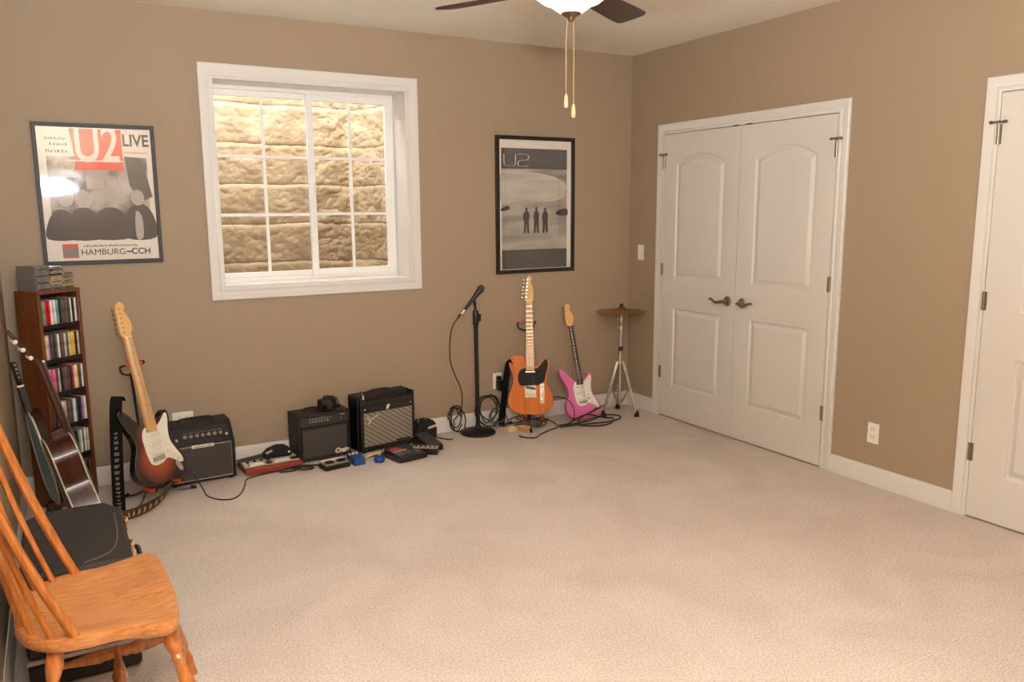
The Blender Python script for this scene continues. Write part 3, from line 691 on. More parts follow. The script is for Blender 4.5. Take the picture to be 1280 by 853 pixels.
s_ = MB().ribbon([(-1.115, -.13, .47), (-1.135, -.115, .45), (-1.15, -.11, .36), (-1.165, -.10, .2), (-1.185, -.10, .06), (-1.195, -.12, .012)], .045, .006, (.8, -.6, 0)).build('strap', STRAPM, None); child_world(s_, g2)

def guitar_stand(base, neck, pads, yaw, name_label, feet, foam=ORANGEFOAM):
    """base: hub above floor, neck: yoke point, pads: two cradle points"""
    r = empty('guitar_stand', (base[0], base[1], 0), name_label, 'guitar stand')
    o = Vector((base[0], base[1], 0)); L_ = lambda p: Vector(p)-o
    hub = L_(base); nk = L_(neck); rt = Vector((math.cos(yaw), math.sin(yaw), 0)); fw = Vector((math.sin(yaw), -math.cos(yaw), 0))
    MB().rod(hub, nk-Vector((0, 0, .05)), .007).lathe([(.014, -.025), (.014, .025)], hub, (nk-hub), 12).build('upright', BLACKP, r)
    y = MB().tube([nk-Vector((0, 0, .06)), nk-rt*.05-Vector((0, 0, .045)), nk-rt*.062-Vector((0, 0, .01)), nk-rt*.05+fw*.02, nk+fw*.03-rt*.02+Vector((0, 0, .004))], .006).build('yoke', BLACKP, r)
    MB().tube([nk-rt*.048+fw*.022, nk-rt*.018+fw*.03], .009, sm=1).build('yoke_foam', foam, y)
    y2 = MB().tube([nk-Vector((0, 0, .06)), nk+rt*.045-Vector((0, 0, .05)), nk+rt*.055, nk+rt*.045+fw*.02], .006).build('yoke', BLACKP, r)
    MB().tube([nk+rt*.018+fw*.03, nk+rt*.055+fw*.02], .009, sm=1).build('yoke_foam', foam, y2)
    MB().lathe([(.011, 0), (.011, .02)], nk+rt*.05+fw*.018, rt, 10).build('yoke_cap', BLACKP, y2)
    for p in pads:
        p = L_(p); m = hub.lerp(p, .6); m.z = min(hub.z, p.z)-.005
        a = MB().tube([hub, m, p-fw*.02, p+fw*.06, p+fw*.075+Vector((0, 0, .018))], .006).build('cradle_arm', BLACKP, r)
        MB().tube([p-fw*.022, p+fw*.064], .0105, sm=1).build('cradle_foam', foam, a)
    for p in feet:
        p = L_(p); l = MB().tube([hub, hub.lerp(p, .5)+Vector((0, 0, -.01)), p+Vector((0, 0, .007))], .006).build('leg', mat('grey_metal', (120, 112, 104), .35, .9), r)
        d = (p-hub).normalized(); MB().rod(p+Vector((0, 0, .009))-d*.02, p+Vector((0, 0, .009))+d*.01, .009, n=10).build('rubber_foot', RUBBER, l)
    return r
guitar_stand((-3.51, -.37, .062), (-3.545, -.335, .735), [(-3.525, -.475, .083), (-3.385, -.375, .083)], .62, 'black guitar stand with orange foam holding the sunburst guitar', [(-3.62, -.30, 0), (-3.275, -.335, 0), (-3.60, -.60, 0)])
guitar_stand((-1.00, -.17, .06), (-.972, -.085, .735), [(-1.065, -.20, .083), (-.945, -.265, .083)], -.50, 'black guitar stand with orange foam holding the orange guitar', [(-1.10, -.06, 0), (-.82, -.12, 0), (-1.08, -.33, 0)])

def acoustic():
    M = guitar_matrix((-3.79, -.955, .068), (-3.99, -.925, .88), math.radians(97))
    r = empty('acoustic_guitar', label='mahogany acoustic guitar seen edge-on leaning beside the disc tower', cat='guitar', M=M)
    OUT = [(0, 0), (-.08, .005), (-.145, .04), (-.185, .10), (-.190, .15), (-.165, .21), (-.132, .265), (-.122, .305), (-.135, .36), (-.140, .41), (-.115, .46), (-.065, .485), (0, .49), (.065, .485), (.115, .46), (.140, .41), (.135, .36), (.122, .305), (.132, .265), (.165, .21), (.190, .15), (.185, .10), (.145, .04), (.08, .005)]
    P = smooth2(OUT, 4); sc = lambda k: [(u*k, .24+(v-.24)*k) for u, v in P]
    MB().prism(P, -.050, .050, fz).build('sides', MAHOG, r)
    MB().prism(sc(.985), -.0545, -.0501, fz).build('soundboard', mat('spruce', (206, 160, 100), .35, coat=.5), r)
    MB().prism(sc(.98), .0501, .053, fz).build('back', MAHOG, r)
    bd = MB()
    for y in (-.051, .051): bd.tube([(u, y, v) for u, v in P], .0035, 6, True, 1)
    bd.build('binding', mat('cream_binding', (190, 182, 160), .35), r)
    MB().lathe([(.05, 0), (.05, .001)], (0, -.0546, .33), (0, -1, 0), 24).build('soundhole', BLACKP, r)
    MB().bb(-.07, .07, -.063, -.0546, .16, .185).build('bridge', ROSEW, r, bevel=.003)
    NK = [(-.028, .46), (.028, .46), (.022, .82), (-.022, .82)]
    MB().prism(NK, -.058, -.034, fz).prism([(-.03, .45), (.03, .45), (.026, .52), (-.026, .52)], -.05, .02, fz).build('neck', MAHOG, r, bevel=.006)
    MB().prism([(-.029, .37), (.029, .37), (.022, .82), (-.022, .82)], -.065, -.0581, fz).build('fretboard', ROSEW, r)
    ht = Matrix.Translation((0, -.050, .815)) @ Matrix.Rotation(-.36, 4, 'X'); hz = lambda u, v, d: tuple(ht @ Vector((u, d, v)))
    hs = MB().prism([(-.022, 0), (.022, 0), (.034, .04), (.037, .19), (-.037, .19), (-.034, .04)], -.004, .012, hz).build('headstock', MAHOG, r, bevel=.003)
    MB().bb(-.022, .022, -.068, -.058, .82, .826).build('nut', CREAM, r)
    for z in (.05, .095, .14):
        for s in (-1, 1):
            MB().rod(hz(s*.030, z, .013), hz(s*.046, z, .013), .003, n=8).lathe([(.004, 0), (.010, .004), (.010, .010), (.005, .014)], hz(s*.044, z, .013), Vector(hz(s*.1, z, .013))-Vector(hz(0, z, .013)), 12).build('tuning_peg', mat('cream_knob', (220, 212, 192), .3), r)
    st = MB()
    for k in range(6): x = -.02+.008*k; st.rod((x*1.3, -.068, .172), (x*.85, -.067, .82), .0005, n=4)
    st.build('strings', STEEL, r)
acoustic()
def teal_guitar():
    M = guitar_matrix((-3.914, -.62, .140), (-3.995, -.60, .61), math.radians(-79))
    r = empty('acoustic_guitar', label='teal guitar with pale binding seen edge-on between the disc tower and mahogany guitar', cat='guitar', M=M)
    OUT = [(0, 0), (-.07, .008), (-.125, .045), (-.155, .10), (-.160, .16), (-.150, .23), (-.135, .30), (-.115, .37), (-.085, .43), (-.04, .465), (0, .472), (.04, .465), (.085, .43), (.115, .37), (.135, .30), (.150, .23), (.160, .16), (.155, .10), (.125, .045), (.07, .008)]
    P = smooth2(OUT, 4); sc = lambda k: [(u*k, .22+(v-.22)*k) for u, v in P]
    MB().prism(P, -.022, .022, fz).build('body', mat('dark_brown_side', (52, 26, 14), .6, spec=.2), r)
    MB().prism(sc(.93), -.0245, -.0221, fz).build('top', mat('teal_top', (118, 200, 228), .35, noise=(60, (165, 228, 242), (6, 6, .8)), coat=.3), r)
    MB().tube([(u, -.0225, v) for u, v in sc(.975)], .0065, 6, True, 1).build('binding', mat('cream_binding', (190, 182, 160), .35), r)
    MB().prism([(-.026, .46), (.026, .46), (.022, .60), (-.022, .60)], -.034, -.004, fz).build('neck', BLACKP, r, bevel=.004)
    h = MB().prism([(-.022, .60), (.022, .60), (.036, .63), (.034, .71), (-.034, .71), (-.036, .63)], -.030, -.010, fz).build('headstock', BLACKP, r, bevel=.003)
    MB().bb(-.024, .024, -.036, -.008, .592, .600).build('nut', CREAM, r)
    for z in (.64, .66, .68, .70):
        for s in (-1, 1): MB().rod((s*.033, -.020, z), (s*.047, -.020, z), .005, n=8).build('tuning_peg', NICKEL, h)
teal_guitar()
st = empty('guitar_stand', (-3.955, -.62, 0), 'low black stand under the teal guitar beside the disc tower', 'guitar stand')
MB().tube([(.02, 0, .05), (-.02, 0, .118), (-.015, .06, .120), (.04, .07, .128)], .007).build('cradle_arm', BLACKP, st); MB().tube([(-.02, 0, .118), (-.015, -.06, .120), (.04, -.07, .128)], .007).build('cradle_arm', BLACKP, st)
for p in ((-.06, -.13), (-.06, .13), (.06, .0)): MB().tube([(.02, 0, .06), (p[0]*.6, p[1]*.6, .03), (p[0], p[1], .008)], .007).build('leg', BLACKP, st)

# ------------------------------------------------------------------ hard case behind the chair
hc = empty('hard_case', (-3.865, -1.81, 0), 'boxy black hard case with brass latches behind the oak chair', 'case')
CASE = mat('charcoal_case_cloth', (43, 40, 38), .7, bump=(260, .25))
CO = [(-.165, -.31), (.165, -.31), (.165, .20), (.11, .31), (-.10, .31), (-.165, .24)]
MB().prism(CO, .0, .085, lambda u, v, d: (u, v, d+.004)).build('case_base', CASE, hc, bevel=.012)
MB().prism(CO, .0, .014, lambda u, v, d: (u*1.012, v*1.012, d+.092)).build('metal_band', mat('pale_metal', (190, 182, 170), .35, .7), hc)
MB().prism(CO, .0, .285, lambda u, v, d: (u, v, d+.108)).build('case_lid', CASE, hc, bevel=.012)
BRASS = mat('brass', (212, 168, 84), .25, 1)
MB().tube([(.02, -.29, .3945), (.10, -.235, .3945), (.13, -.10, .3945), (.135, .15, .3945)], .002).build('gold_piping', mat('dull_gold', (120, 100, 66), .5), hc)
for y in (-.17, .08): 
    l = MB().box((.168, y, .37), (.010, .05, .045)).build('latch', BRASS, hc, bevel=.003); MB().box((.174, y, .38), (.006, .022, .03)).build('latch_tongue', CHROME, l, bevel=.002)
MB().tube([(.168, -.10, .30), (.195, -.095, .30), (.198, -.045, .30), (.195, .005, .30), (.168, .01, .30)], .009).build('handle', BLACKP, hc)

# ------------------------------------------------------------------ oak chair
def chair():
    # local: +x forward, origin under seat centre
    r = empty('spindle_chair', (-3.82, -2.505, 0), 'golden oak arrow back chair in the lower left corner', 'chair', rz=.02)
    SO = [(-.205, 0), (-.200, .08), (-.17, .155), (-.115, .205), (-.05, .222), (.03, .222), (.10, .245), (.145, .262), (.178, .235), (.190, .15), (.194, 0), (.190, -.15), (.178, -.235), (.145, -.262), (.10, -.245), (.03, -.222), (-.05, -.222), (-.115, -.205), (-.17, -.155), (-.200, -.08)]
    P = smooth2(SO, 4); n = len(P); vs = []; fs = []
    rings = [(.90, .405), (.975, .410), (1, .420), (1, .436), (.985, .446), (.93, .4475), (.8, .443), (.55, .437), (.25, .436)]
    for k, z in rings:
        for u, v in P: 
            sad = 0 if k > .9 else .006*max(0, u/.2)*(1-min(1, abs(v)/.12))
            vs.append((u*k, v*k, z+sad))
    for q in range(len(rings)-1):
        for i in range(n): jx = (i+1) % n; fs.append((q*n+i, q*n+jx, (q+1)*n+jx, (q+1)*n+i))
    fs.append(tuple(range(n-1, -1, -1))); fs.append(tuple((len(rings)-1)*n+i for i in range(n)))
    mb = MB(); mb.add(vs, fs); mb.build('seat', OAK, r)
    LEG = [(0, .013), (.10, .016), (.16, .020), (.22, .015), (.25, .017), (.27, .022), (.45, .025), (.58, .023), (.68, .017), (.73, .016), (.75, .021), (.775, .015), (.80, .021), (.86, .026), (.93, .024), (1, .018)]
    legs = {}
    for nm, top, foot in (('fn', (.150, -.175, .412), (.245, -.255, 0)), ('ff', (.150, .175, .412), (.268, .235, 0)), ('rn', (-.110, -.152, .412), (-.180, -.232, 0)), ('rf', (-.098, .152, .412), (-.150, .232, 0))):
        MB().turned(foot, top, [(t, r_*.86) for t, r_ in LEG]).build('leg', OAKV, r); legs[nm] = (Vector(foot), Vector(top))
    at = lambda q, t: legs[q][0].lerp(legs[q][1], t)
    STR = [(0, .009), (.12, .010), (.25, .017), (.36, .021), (.40, .016), (.43, .019), (.46, .016), (.5, .021), (.54, .016), (.57, .019), (.60, .016), (.64, .021), (.75, .017), (.88, .010), (1, .009)]
    for a, b in (('rn', 'fn'), ('rf', 'ff')): MB().turned(at(a, .39), at(b, .39), STR).build('side_stretcher', OAKV, r)
    m1 = (at('rn', .39)+at('fn', .39))/2; m2 = (at('rf', .39)+at('ff', .39))/2
    MB().turned(m1, m2, STR).build('cross_stretcher', OAKV, r)
    MB().turned(at('fn', .62), at('ff', .62), STR).build('front_stretcher', OAKV, r)
    # back: two outer posts, five arrow spindles, curved crest rail
    base = [(-.064, -.203), (-.115, -.185), (-.160, -.135), (-.183, -.075), (-.188, 0), (-.183, .075), (-.150, .145), (-.105, .185), (-.045, .210)]
    top = [(-.248, -.25), (-.254, -.185), (-.257, -.12), (-.258, -.06), (-.258, 0), (-.256, .06), (-.252, .12), (-.242, .18), (-.222, .245)]
    for i, ((bx, by), (tx, ty)) in enumerate(zip(base, top)):
        b = Vector((bx, by, .438)); t = Vector((tx, ty, .98)); outer = i in (0, 8)
        pts = []; ws = []
        for q in (0, .12, .25, .5, .75, .88, 1): 
            p = b.lerp(t, q); p.x -= .012*math.sin(PI*q); pts.append(p)
        tang = (t-b).normalized(); side = Vector((-(t.y+by)*.5, (t.x+bx)*.5, 0)) if not outer else Vector((.3, 1, 0)); 
        vs = []; fs = []; PP = smooth_path(pts, 4); wd = [.0095, .0095, .010, .014, .016, .015, .010] if not outer else [.013, .016, .018, .020, .019, .017, .014]
        nP = len(PP); side = Vector((0, 1, 0)) if abs(by) < .05 else Vector((-by*.9, abs(bx)+.12, 0)) if False else Vector((.25*(1 if by > 0 else -1), 1, 0)); side.normalize()
        for k, p in enumerate(PP):
            f = k/(nP-1)*(len(wd)-1); a = int(min(f, len(wd)-2)); w_ = wd[a]+(wd[a+1]-wd[a])*(f-a)
            s = side-tang*side.dot(tang); s.normalize(); nn = tang.cross(s); th = .0085 if not outer else .013
            for c in range(10): ang = 2*PI*c/10; vs.append(p+s*w_*math.cos(ang)+nn*th*math.sin(ang))
        for k in range(nP-1):
            for c in range(10): d = (c+1) % 10; fs.append((k*10+c, k*10+d, k*10+10+d, k*10+10+c))
        fs += [tuple(range(9, -1, -1)), tuple((nP-1)*10+c for c in range(10))]
        mb = MB(); mb.add(vs, fs); mb.build('back_post' if outer else 'spindle', OAKV, r)
    out = []; rp = smooth_path([(x, y_, 0) for x, y_ in [(-.246, -.268)]+top+[(-.214, .265)]], 4)
    vs = []; fs = []
    for i, p in enumerate(rp):
        q = i/(len(rp)-1); h = .045+.03*math.sin(PI*q)
        for dx, dz in ((-.010, -.02), (.010, -.02), (.010, h), (-.010, h)): vs.append((p.x+dx, p.y, .98+dz))
    for i in range(len(rp)-1):
        for k in range(4): fs.append((i*4+k, i*4+(k+1) % 4, i*4+4+(k+1) % 4, i*4+4+k))
    m = len(rp)-1; fs += [(3, 2, 1, 0), (m*4, m*4+1, m*4+2, m*4+3)]
    mb = MB(); mb.add(vs, fs); mb.build('crest_rail', OAKV, r, bevel=.006)
chair()

# ------------------------------------------------------------------ amplifiers
GRILLE = mat('charcoal_grille_cloth', (62, 57, 54), .9, noise=(400, (74, 68, 64)))
def amp_box(name, label, FL, rot, W, D, H_):
    return empty(name, (FL[0], FL[1], 0), label, 'amplifier', rz=rot)
def knobs(mb_parent, xs, y, z, r=.008, m=None, tilt=0):
    for x in xs: MB().lathe([(r, 0), (r*.9, .010), (r*.6, .011)], (x, y, z), (0, -1, tilt), 12).build('knob', m or CHROME, mb_parent)
def corner(mb, x, y, z, s=.028): mb.box((x, y, z), (s, s, s))
# left amp: slanted control panel, pale piping
a1 = amp_box('guitar_amplifier', 'black amplifier with grey grille and pale piping beside the sunburst guitar', (-3.392, -.285), .05, 0, 0, 0)
W, D, HA = .362, .235, .33
prof = [(0, .01), (0, .232), (.012, .238), (.075, .312), (.085, .318), (.10, .332), (D, .332), (D, .01)]
for q in (0, W-.016): MB().prism(prof, q, q+.016, lambda u, v, d: (d, u, v)).build('cabinet_side', BLACK, a1, bevel=.004)
inner = [(.012, .012), (.012, .226), (.085, .31), (.10, .318), (.10, .330), (D-.002, .330), (D-.002, .012)]
MB().prism(inner, .016, W-.016, lambda u, v, d: (d, u, v)).build('cabinet', BLACK, a1)
sl = math.atan2(.084, .073)
pm = Matrix.Rotation(sl-0, 3, 'X')
pn = MB(); pn.add([(.018, .010, .232), (W-.018, .010, .232), (W-.018, .080, .313), (.018, .080, .313), (.018, .016, .228), (W-.018, .016, .228), (W-.018, .086, .309), (.018, .086, .309)], [(0, 1, 2, 3), (7, 6, 5, 4), (0, 4, 5, 1), (1, 5, 6, 2), (2, 6, 7, 3), (3, 7, 4, 0)])
cp = pn.build('control_panel', BLACKG, a1)
for k in range(7): MB().lathe([(.012, 0), (.0105, .014), (.006, .015)], (.10+.032*k, .040, .268), (0, -.755, .655), 14).build('knob', NICKEL, cp)
ex = MB()
for k in range(7):
    for t in (-.7, 0, .7): ex.box((.10+.032*k+.016*math.sin(t), .046+.012*math.cos(t), .277+.013*math.cos(t)), (.004, .004, .003))
ex.box((.055, .035, .262), (.012, .012, .012)).box((.325, .035, .262), (.012, .012, .012)); ex.build('panel_marks', mat('panel_print', (190, 180, 168), .5), cp)
MB().bb(.022, W-.022, -.002, .012, .028, .222).build('speaker_grille', GRILLE, a1)
MB().tube([(.022, -.001, .028), (W-.022, -.001, .028), (W-.022, -.001, .222), (.022, -.001, .222)], .004, 6, True, 1).build('piping', mat('pale_piping', (150, 143, 134), .5), a1)
MB().bb(.125, .245, -.007, -.001, .212, .230).build('name_plate', CREAM, a1, bevel=.002)
lm = MB(); scribble(lm, .135, .236, .216, .010, 11, lambda u, v, d: (u, -.0068-d, v)); lm.build('plate_lettering', gm[0], a1)
MB().tube([(.09, .14, .333), (.10, .14, .352), (.18, .14, .356), (.26, .14, .352), (.27, .14, .333)], .009, flat=.6).build('handle', BLACKP, a1)
for x in (.03, W-.03):
    for y in (.03, D-.03): MB().lathe([(.012, 0), (.014, .012)], (x, y, 0), n=10).build('rubber_foot', RUBBER, a1)
# middle amp
a2 = amp_box('guitar_amplifier', 'black amplifier with dark grille and white script logo between two other amplifiers', (-2.652, -.215), .10, 0, 0, 0)
W, D, HA = .335, .175, .30
MB().bb(0, .014, 0, D, .01, HA).bb(W-.014, W, 0, D, .01, HA).bb(.014, W-.014, 0, D, HA-.014, HA).bb(.014, W-.014, 0, D, .01, .024).bb(.014, W-.014, .012, D-.004, .024, HA-.014).build('cabinet', BLACK, a2, bevel=.003)
cp = MB().bb(.016, W-.016, .003, .012, .222, HA-.018).build('control_panel', mat('dark_panel', (44, 40, 37), .4), a2)
knobs(cp, [.075+.019*k for k in range(7)]+[.275], .003, .252, .007, NICKEL)
pk = MB()
for k in range(8): pk.bb(.07+.019*k, .081+.019*k, .0015, .003, .265, .268)
pk.bb(.275, .30, .0015, .003, .272, .277); pk.build('panel_marks', mat('panel_print', (190, 180, 168), .5), cp)
MB().bb(.024, W-.022, .001, .012, .028, .205).build('speaker_grille', GRILLE, a2)
MB().bb(.016, W-.016, -.001, .012, .207, .220).build('panel_rail', BLACKP, a2)
text_obj('logo', 'Crate', .041, mat('white_logo', (226, 218, 206), .4), a2, Matrix.Translation((W-.062, -.001, .044)) @ BACKM, .002, .95, .3, .0020)
MB().tube([(.07, .09, HA), (.078, .09, HA+.018), (.115, .09, HA+.022), (.152, .09, HA+.018), (.16, .09, HA)], .009, flat=.6).build('handle', BLACKP, a2)
cn = MB()
for x in (.010, W-.010):
    for z in (.018, HA-.006): cn.box((x, .008, z), (.026, .026, .020))
cn.build('corner_guards', BLACKP, a2, bevel=.004)
for x in (.03, W-.03):
    for y in (.03, D-.03): MB().lathe([(.012, 0), (.014, .012)], (x, y, 0), n=10).build('rubber_foot', RUBBER, a2)
# right amp
a3 = amp_box('guitar_amplifier', 'large black amplifier with silver diagonal weave grille, rightmost of three amplifiers', (-2.262, -.225), .16, 0, 0, 0)
W, D, HA = .395, .165, .365
MB().bb(0, W, .004, D, .012, HA-.03).bb(0, .014, 0, D, .012, HA).bb(W-.014, W, 0, D, .012, HA).bb(.014, W-.014, .075, D, HA-.03, HA).build('cabinet', BLACK, a3, bevel=.004)
cp = MB(); cp.add([(.014, .006, HA-.055), (W-.014, .006, HA-.055), (W-.014, .075, HA-.004), (.014, .075, HA-.004), (.014, .006, HA-.07), (W-.014, .006, HA-.07), (W-.014, .09, HA-.03), (.014, .09, HA-.03)], [(0, 1, 2, 3), (7, 6, 5, 4), (0, 4, 5, 1), (1, 5, 6, 2), (2, 6, 7, 3), (3, 7, 4, 0)])
cp = cp.build('control_panel', BLACKG, a3)
for k in range(9): MB().lathe([(.010, 0), (.009, .012), (.005, .013)], (.07+.032*k, .038, HA-.031), (0, -.6, .8), 12).build('knob', BLACKP, cp)
def weave():
    m = bpy.data.materials.new('silver_weave_cloth'); m.use_nodes = True; nt = m.node_tree; N = nt.nodes; L = nt.links; b = N['Principled BSDF']; b.inputs['Roughness'].default_value = .7
    tc = N.new('ShaderNodeTexCoord'); mp = N.new('ShaderNodeMapping'); mp.inputs['Rotation'].default_value = (0, math.radians(55), 0)
    wv = N.new('ShaderNodeTexWave'); wv.inputs['Scale'].default_value = 13; wv.bands_direction = 'X'; cr = N.new('ShaderNodeValToRGB'); e = cr.color_ramp.elements
    e[0].position = .25; e[0].color = lin((112, 102, 90))+(1,); e[1].position = .8; e[1].color = lin((148, 136, 120))+(1,)
    L.new(tc.outputs['Object'], mp.inputs[0]); L.new(mp.outputs[0], wv.inputs[0]); L.new(wv.outputs[0], cr.inputs[0]); L.new(cr.outputs[0], b.inputs['Base Color']); return m
MB().bb(.022, W-.022, -.001, .006, .045, .262).build('speaker_grille', weave(), a3)
MB().bb(.014, W-.014, -.001, .006, .266, .306).build('front_rail', BLACK, a3)
lg = MB(); yl = -.0016
lg.prism([(.04, .233), (.047, .240), (.058, .236), (.052, .228)], 0, .002, lambda u, v, d: (u, yl-d, v)).prism([(.050, .222), (.064, .226), (.066, .220), (.052, .216)], 0, .002, lambda u, v, d: (u, yl-d, v))
lg.prism([(.050, .190), (.060, .190), (.070, .212), (.125, .244), (.122, .249), (.064, .217)], 0, .002, lambda u, v, d: (u, yl-d, v)); lg.build('logo', mat('silver_logo', (206, 198, 186), .35, .3), a3)
MB().prism([(.182, .270), (.196, .270), (.199, .276), (.212, .300), (.190, .298)], 0, .002, lambda u, v, d: (u, yl-d, v)).build('badge', WHITEP, a3)
sc_ = MB()
for x in (.03, W-.03): 
    for z in (.288, .028): sc_.lathe([(.006, 0), (.006, .002)], (x, .0, z), (0, -1, 0), 10)
sc_.build('screws', CHROME, a3)
MB().bb(.25, .36, -.003, .002, .048, .058).build('model_plate', BLACKP, a3)
MB().tube([(.13, .12, HA), (.14, .12, HA+.012), (.20, .12, HA+.014), (.26, .12, HA+.012), (.27, .12, HA)], .009, flat=.6).build('handle', BLACKP, a3)
for x in (.03, W-.03):
    for y in (.03, D-.03): MB().lathe([(.012, 0), (.015, .014)], (x, y, 0), n=10).build('rubber_foot', RUBBER, a3)
cb = MB().tube([(-.004, .03, .01), (-.012, .02, .12), (-.014, .015, .25), (-.008, .02, .34), (.012, .03, .392), (.028, .034, .398), (.040, .036, .375), (.042, .036, .352)], .0035).build('patch_cable', CABLE, None)
cb.matrix_world = Matrix.Translation((-2.262, -.225, 0)) @ Matrix.Rotation(.16, 4, 'Z'); tag(cb, 'dark patch cable with red plug hanging over the right amplifier', 'cable')
MB().rod((.026, .034, .398), (.040, .036, .375), .006, n=10).build('plug_sleeve', mat('red_plastic', (176, 44, 40), .4), cb); MB().rod((.040, .036, .376), (.042, .036, .345), .005, n=10).build('plug', WHITEP, cb)

# camcorder-like black bag on the middle amp
cm = empty('camera', (-2.44, -.115, .302), 'small black camera lying on top of the middle amplifier', 'camera', rz=.3)
MB().box((0, 0, .034), (.11, .06, .062)).build('camera_body', BLACKP, cm, bevel=.010)
MB().box((.0, 0, .072), (.045, .045, .022), taper=.7).build('viewfinder', BLACKP, cm, bevel=.005)
MB().lathe([(.030, 0), (.030, .02), (.027, .03), (.027, .055), (.024, .056), (.020, .050)], (-.02, -.028, .034), (-.2, -1, 0), 20).build('lens', BLACKG, cm)
MB().tube([(.052, .0, .05), (.075, .01, .058), (.085, .0, .03), (.07, -.03, .008), (.03, -.055, .012)], .006, flat=.4).build('neck_strap', BLACK, cm)
MB().lathe([(.012, 0), (.012, .01)], (.04, 0, .064), n=12).build('dial', BLACKP, cm)

# ------------------------------------------------------------------ floor gear by the amplifiers
bx = empty('effects_board', (-2.82, -.165, 0), 'flat red and white effects board on the carpet between two amplifiers', 'effects unit', rz=.05)
RED = mat('dull_red_paint', (150, 60, 46), .5)
MB().box((0, 0, .020), (.335, .215, .034)).build('board_base', RED, bx, bevel=.004)
MB().box((0, .012, .041), (.325, .170, .008)).build('top_panel', mat('pale_panel', (206, 192, 174), .5), bx, bevel=.002)
for x, w_ in ((-.095, .085), (.055, .09)): MB().box((x, -.06, .052), (w_, .04, .014)).build('foot_switch', WHITEP, bx, bevel=.003)
MB().box((-.022, -.06, .05), (.03, .035, .008)).box((.14, -.05, .049), (.05, .03, .006)).build('display', BLACKP, bx)
for k in range(4): MB().lathe([(.008, 0), (.007, .012)], (-.13+.04*k, .0, .045), n=12).build('knob', BLACKP, bx)
cap = empty('padded_bag', (-2.77, -.125, .046), 'soft black padded pouch with long strap lying on the red effects board', 'bag')
vs = []; mbk = MB()
prof = [(-.085, .003), (-.08, .03), (-.05, .055), (0, .072), (.05, .068), (.08, .05), (.09, .02), (.09, .002)]
mbk.prism(prof, -.035, .035, lambda u, v, d: (u, d, v)); mbk.build('pouch', RUBBER, cap, bevel=.014, seg=3)
MB().ribbon([(-.07, 0, .022), (-.11, .0, .016), (-.18, -.005, .010), (-.235, -.01, .006)], .026, .006, (0, .3, 1)).build('strap', BLACK, cap)
MB().box((-.05, -.037, .046), (.04, .004, .012), M=Matrix.Rotation(-.35, 3, 'Y')).build('label_patch', mat('pale_patch', (196, 186, 172), .5), cap, bevel=.001); MB().box((.07, -.036, .03), (.014, .004, .014)).build('buckle', CREAM, cap, bevel=.002)
pd = empty('effects_pedal', (-2.485, -.375, 0), 'silver two switch effects pedal in front of the middle amplifier', 'effects pedal', rz=.16)
MB().box((0, 0, .016), (.165, .095, .030)).build('pedal_base', BLACKP, pd, bevel=.005); MB().box((0, .0, .034), (.155, .086, .008)).build('face_plate', mat('grey_panel', (150, 142, 132), .4, .3), pd, bevel=.002)
for x in (-.038, .034): MB().box((x, -.010, .042), (.045, .040, .010)).build('foot_switch', BLACKG, pd, bevel=.003)
MB().box((0, .034, .041), (.14, .012, .007)).build('label_strip', CREAM, pd); MB().lathe([(.008, 0), (.007, .01)], (.066, .0, .038), n=12).build('knob', NICKEL, pd)
bp = empty('effects_pedal', (-2.347, -.36, 0), 'small blue effects pedal between the middle and right amplifiers', 'effects pedal', rz=.12)
BLUE = mat('blue_paint', (30, 84, 140), .4)
MB().box((0, 0, .018), (.074, .118, .036)).build('pedal_base', BLUE, bp, bevel=.004); MB().box((0, -.022, .042), (.068, .068, .014), M=Matrix.Rotation(.12, 3, 'X')).build('treadle', BLUE, bp, bevel=.004)
MB().box((0, .038, .040), (.070, .036, .010)).build('control_plate', mat('black_panel', (30, 28, 27), .4), bp)
for k in range(3): MB().lathe([(.008, 0), (.007, .012)], (-.022+.022*k, .038, .044), n=12).build('knob', CREAM, bp)
MB().rod((.037, .01, .025), (.058, .012, .025), .006, n=10).build('jack_plug', CHROME, bp)
bc = empty('cable_bundle', (-2.215, -.39, 0), 'bright blue cable bundle with pale yellow connector under the right amplifier', 'cable')
MB().lathe([(.028, 0), (.034, .008), (.034, .020), (.026, .030), (.018, .026)], (0, -.02, 0), n=20).build('bundle', mat('vivid_blue', (28, 66, 156), .45), bc)
for k in range(3): MB().tube([(.026*math.cos(t), -.02+.026*math.sin(t), .028+.004*math.sin(2*t+k)) for t in [2*PI*q/10 for q in range(10)]], .004, 6, True, 3).build('loop', mat('vivid_blue', (28, 66, 156), .45), bc)
MB().tube([(-.11, .055, .006), (-.07, .05, .018), (-.02, .045, .03), (.012, .04, .034), (.02, .02, .036)], .006).build('connector_lead', mat('pale_yellow', (226, 200, 120), .5), bc)
MB().box((.022, .045, .034), (.014, .022, .034)).build('connector', mat('pale_yellow', (226, 200, 120), .5), bc, bevel=.003)
mp = empty('multi_effects', (-2.045, -.405, 0), 'black multi effects floor unit with red display below the right amplifier', 'effects unit', rz=.17)
MB().box((0, 0, .018), (.205, .20, .030)).build('unit_base', BLACKP, mp, bevel=.006)
MB().prism([(-.10, .033), (.10, .033), (.10, .048), (-.10, .036)], -.09, .09, lambda u, v, d: (d, u, v)).build('sloped_panel', mat('charcoal_panel', (42, 40, 40), .45), mp, bevel=.003)
MB().box((-.045, .045, .046), (.075, .045, .008)).build('display', mat('red_panel', (170, 44, 56), .4), mp, bevel=.002)
MB().box((-.03, .012, .043), (.095, .022, .006)).build('button_row', mat('pink_grey', (176, 140, 130), .5), mp)
for x in (-.06, .0): MB().box((x, -.045, .042), (.045, .045, .010)).build('foot_switch', mat('grey_switch', (96, 90, 92), .5), mp, bevel=.003)
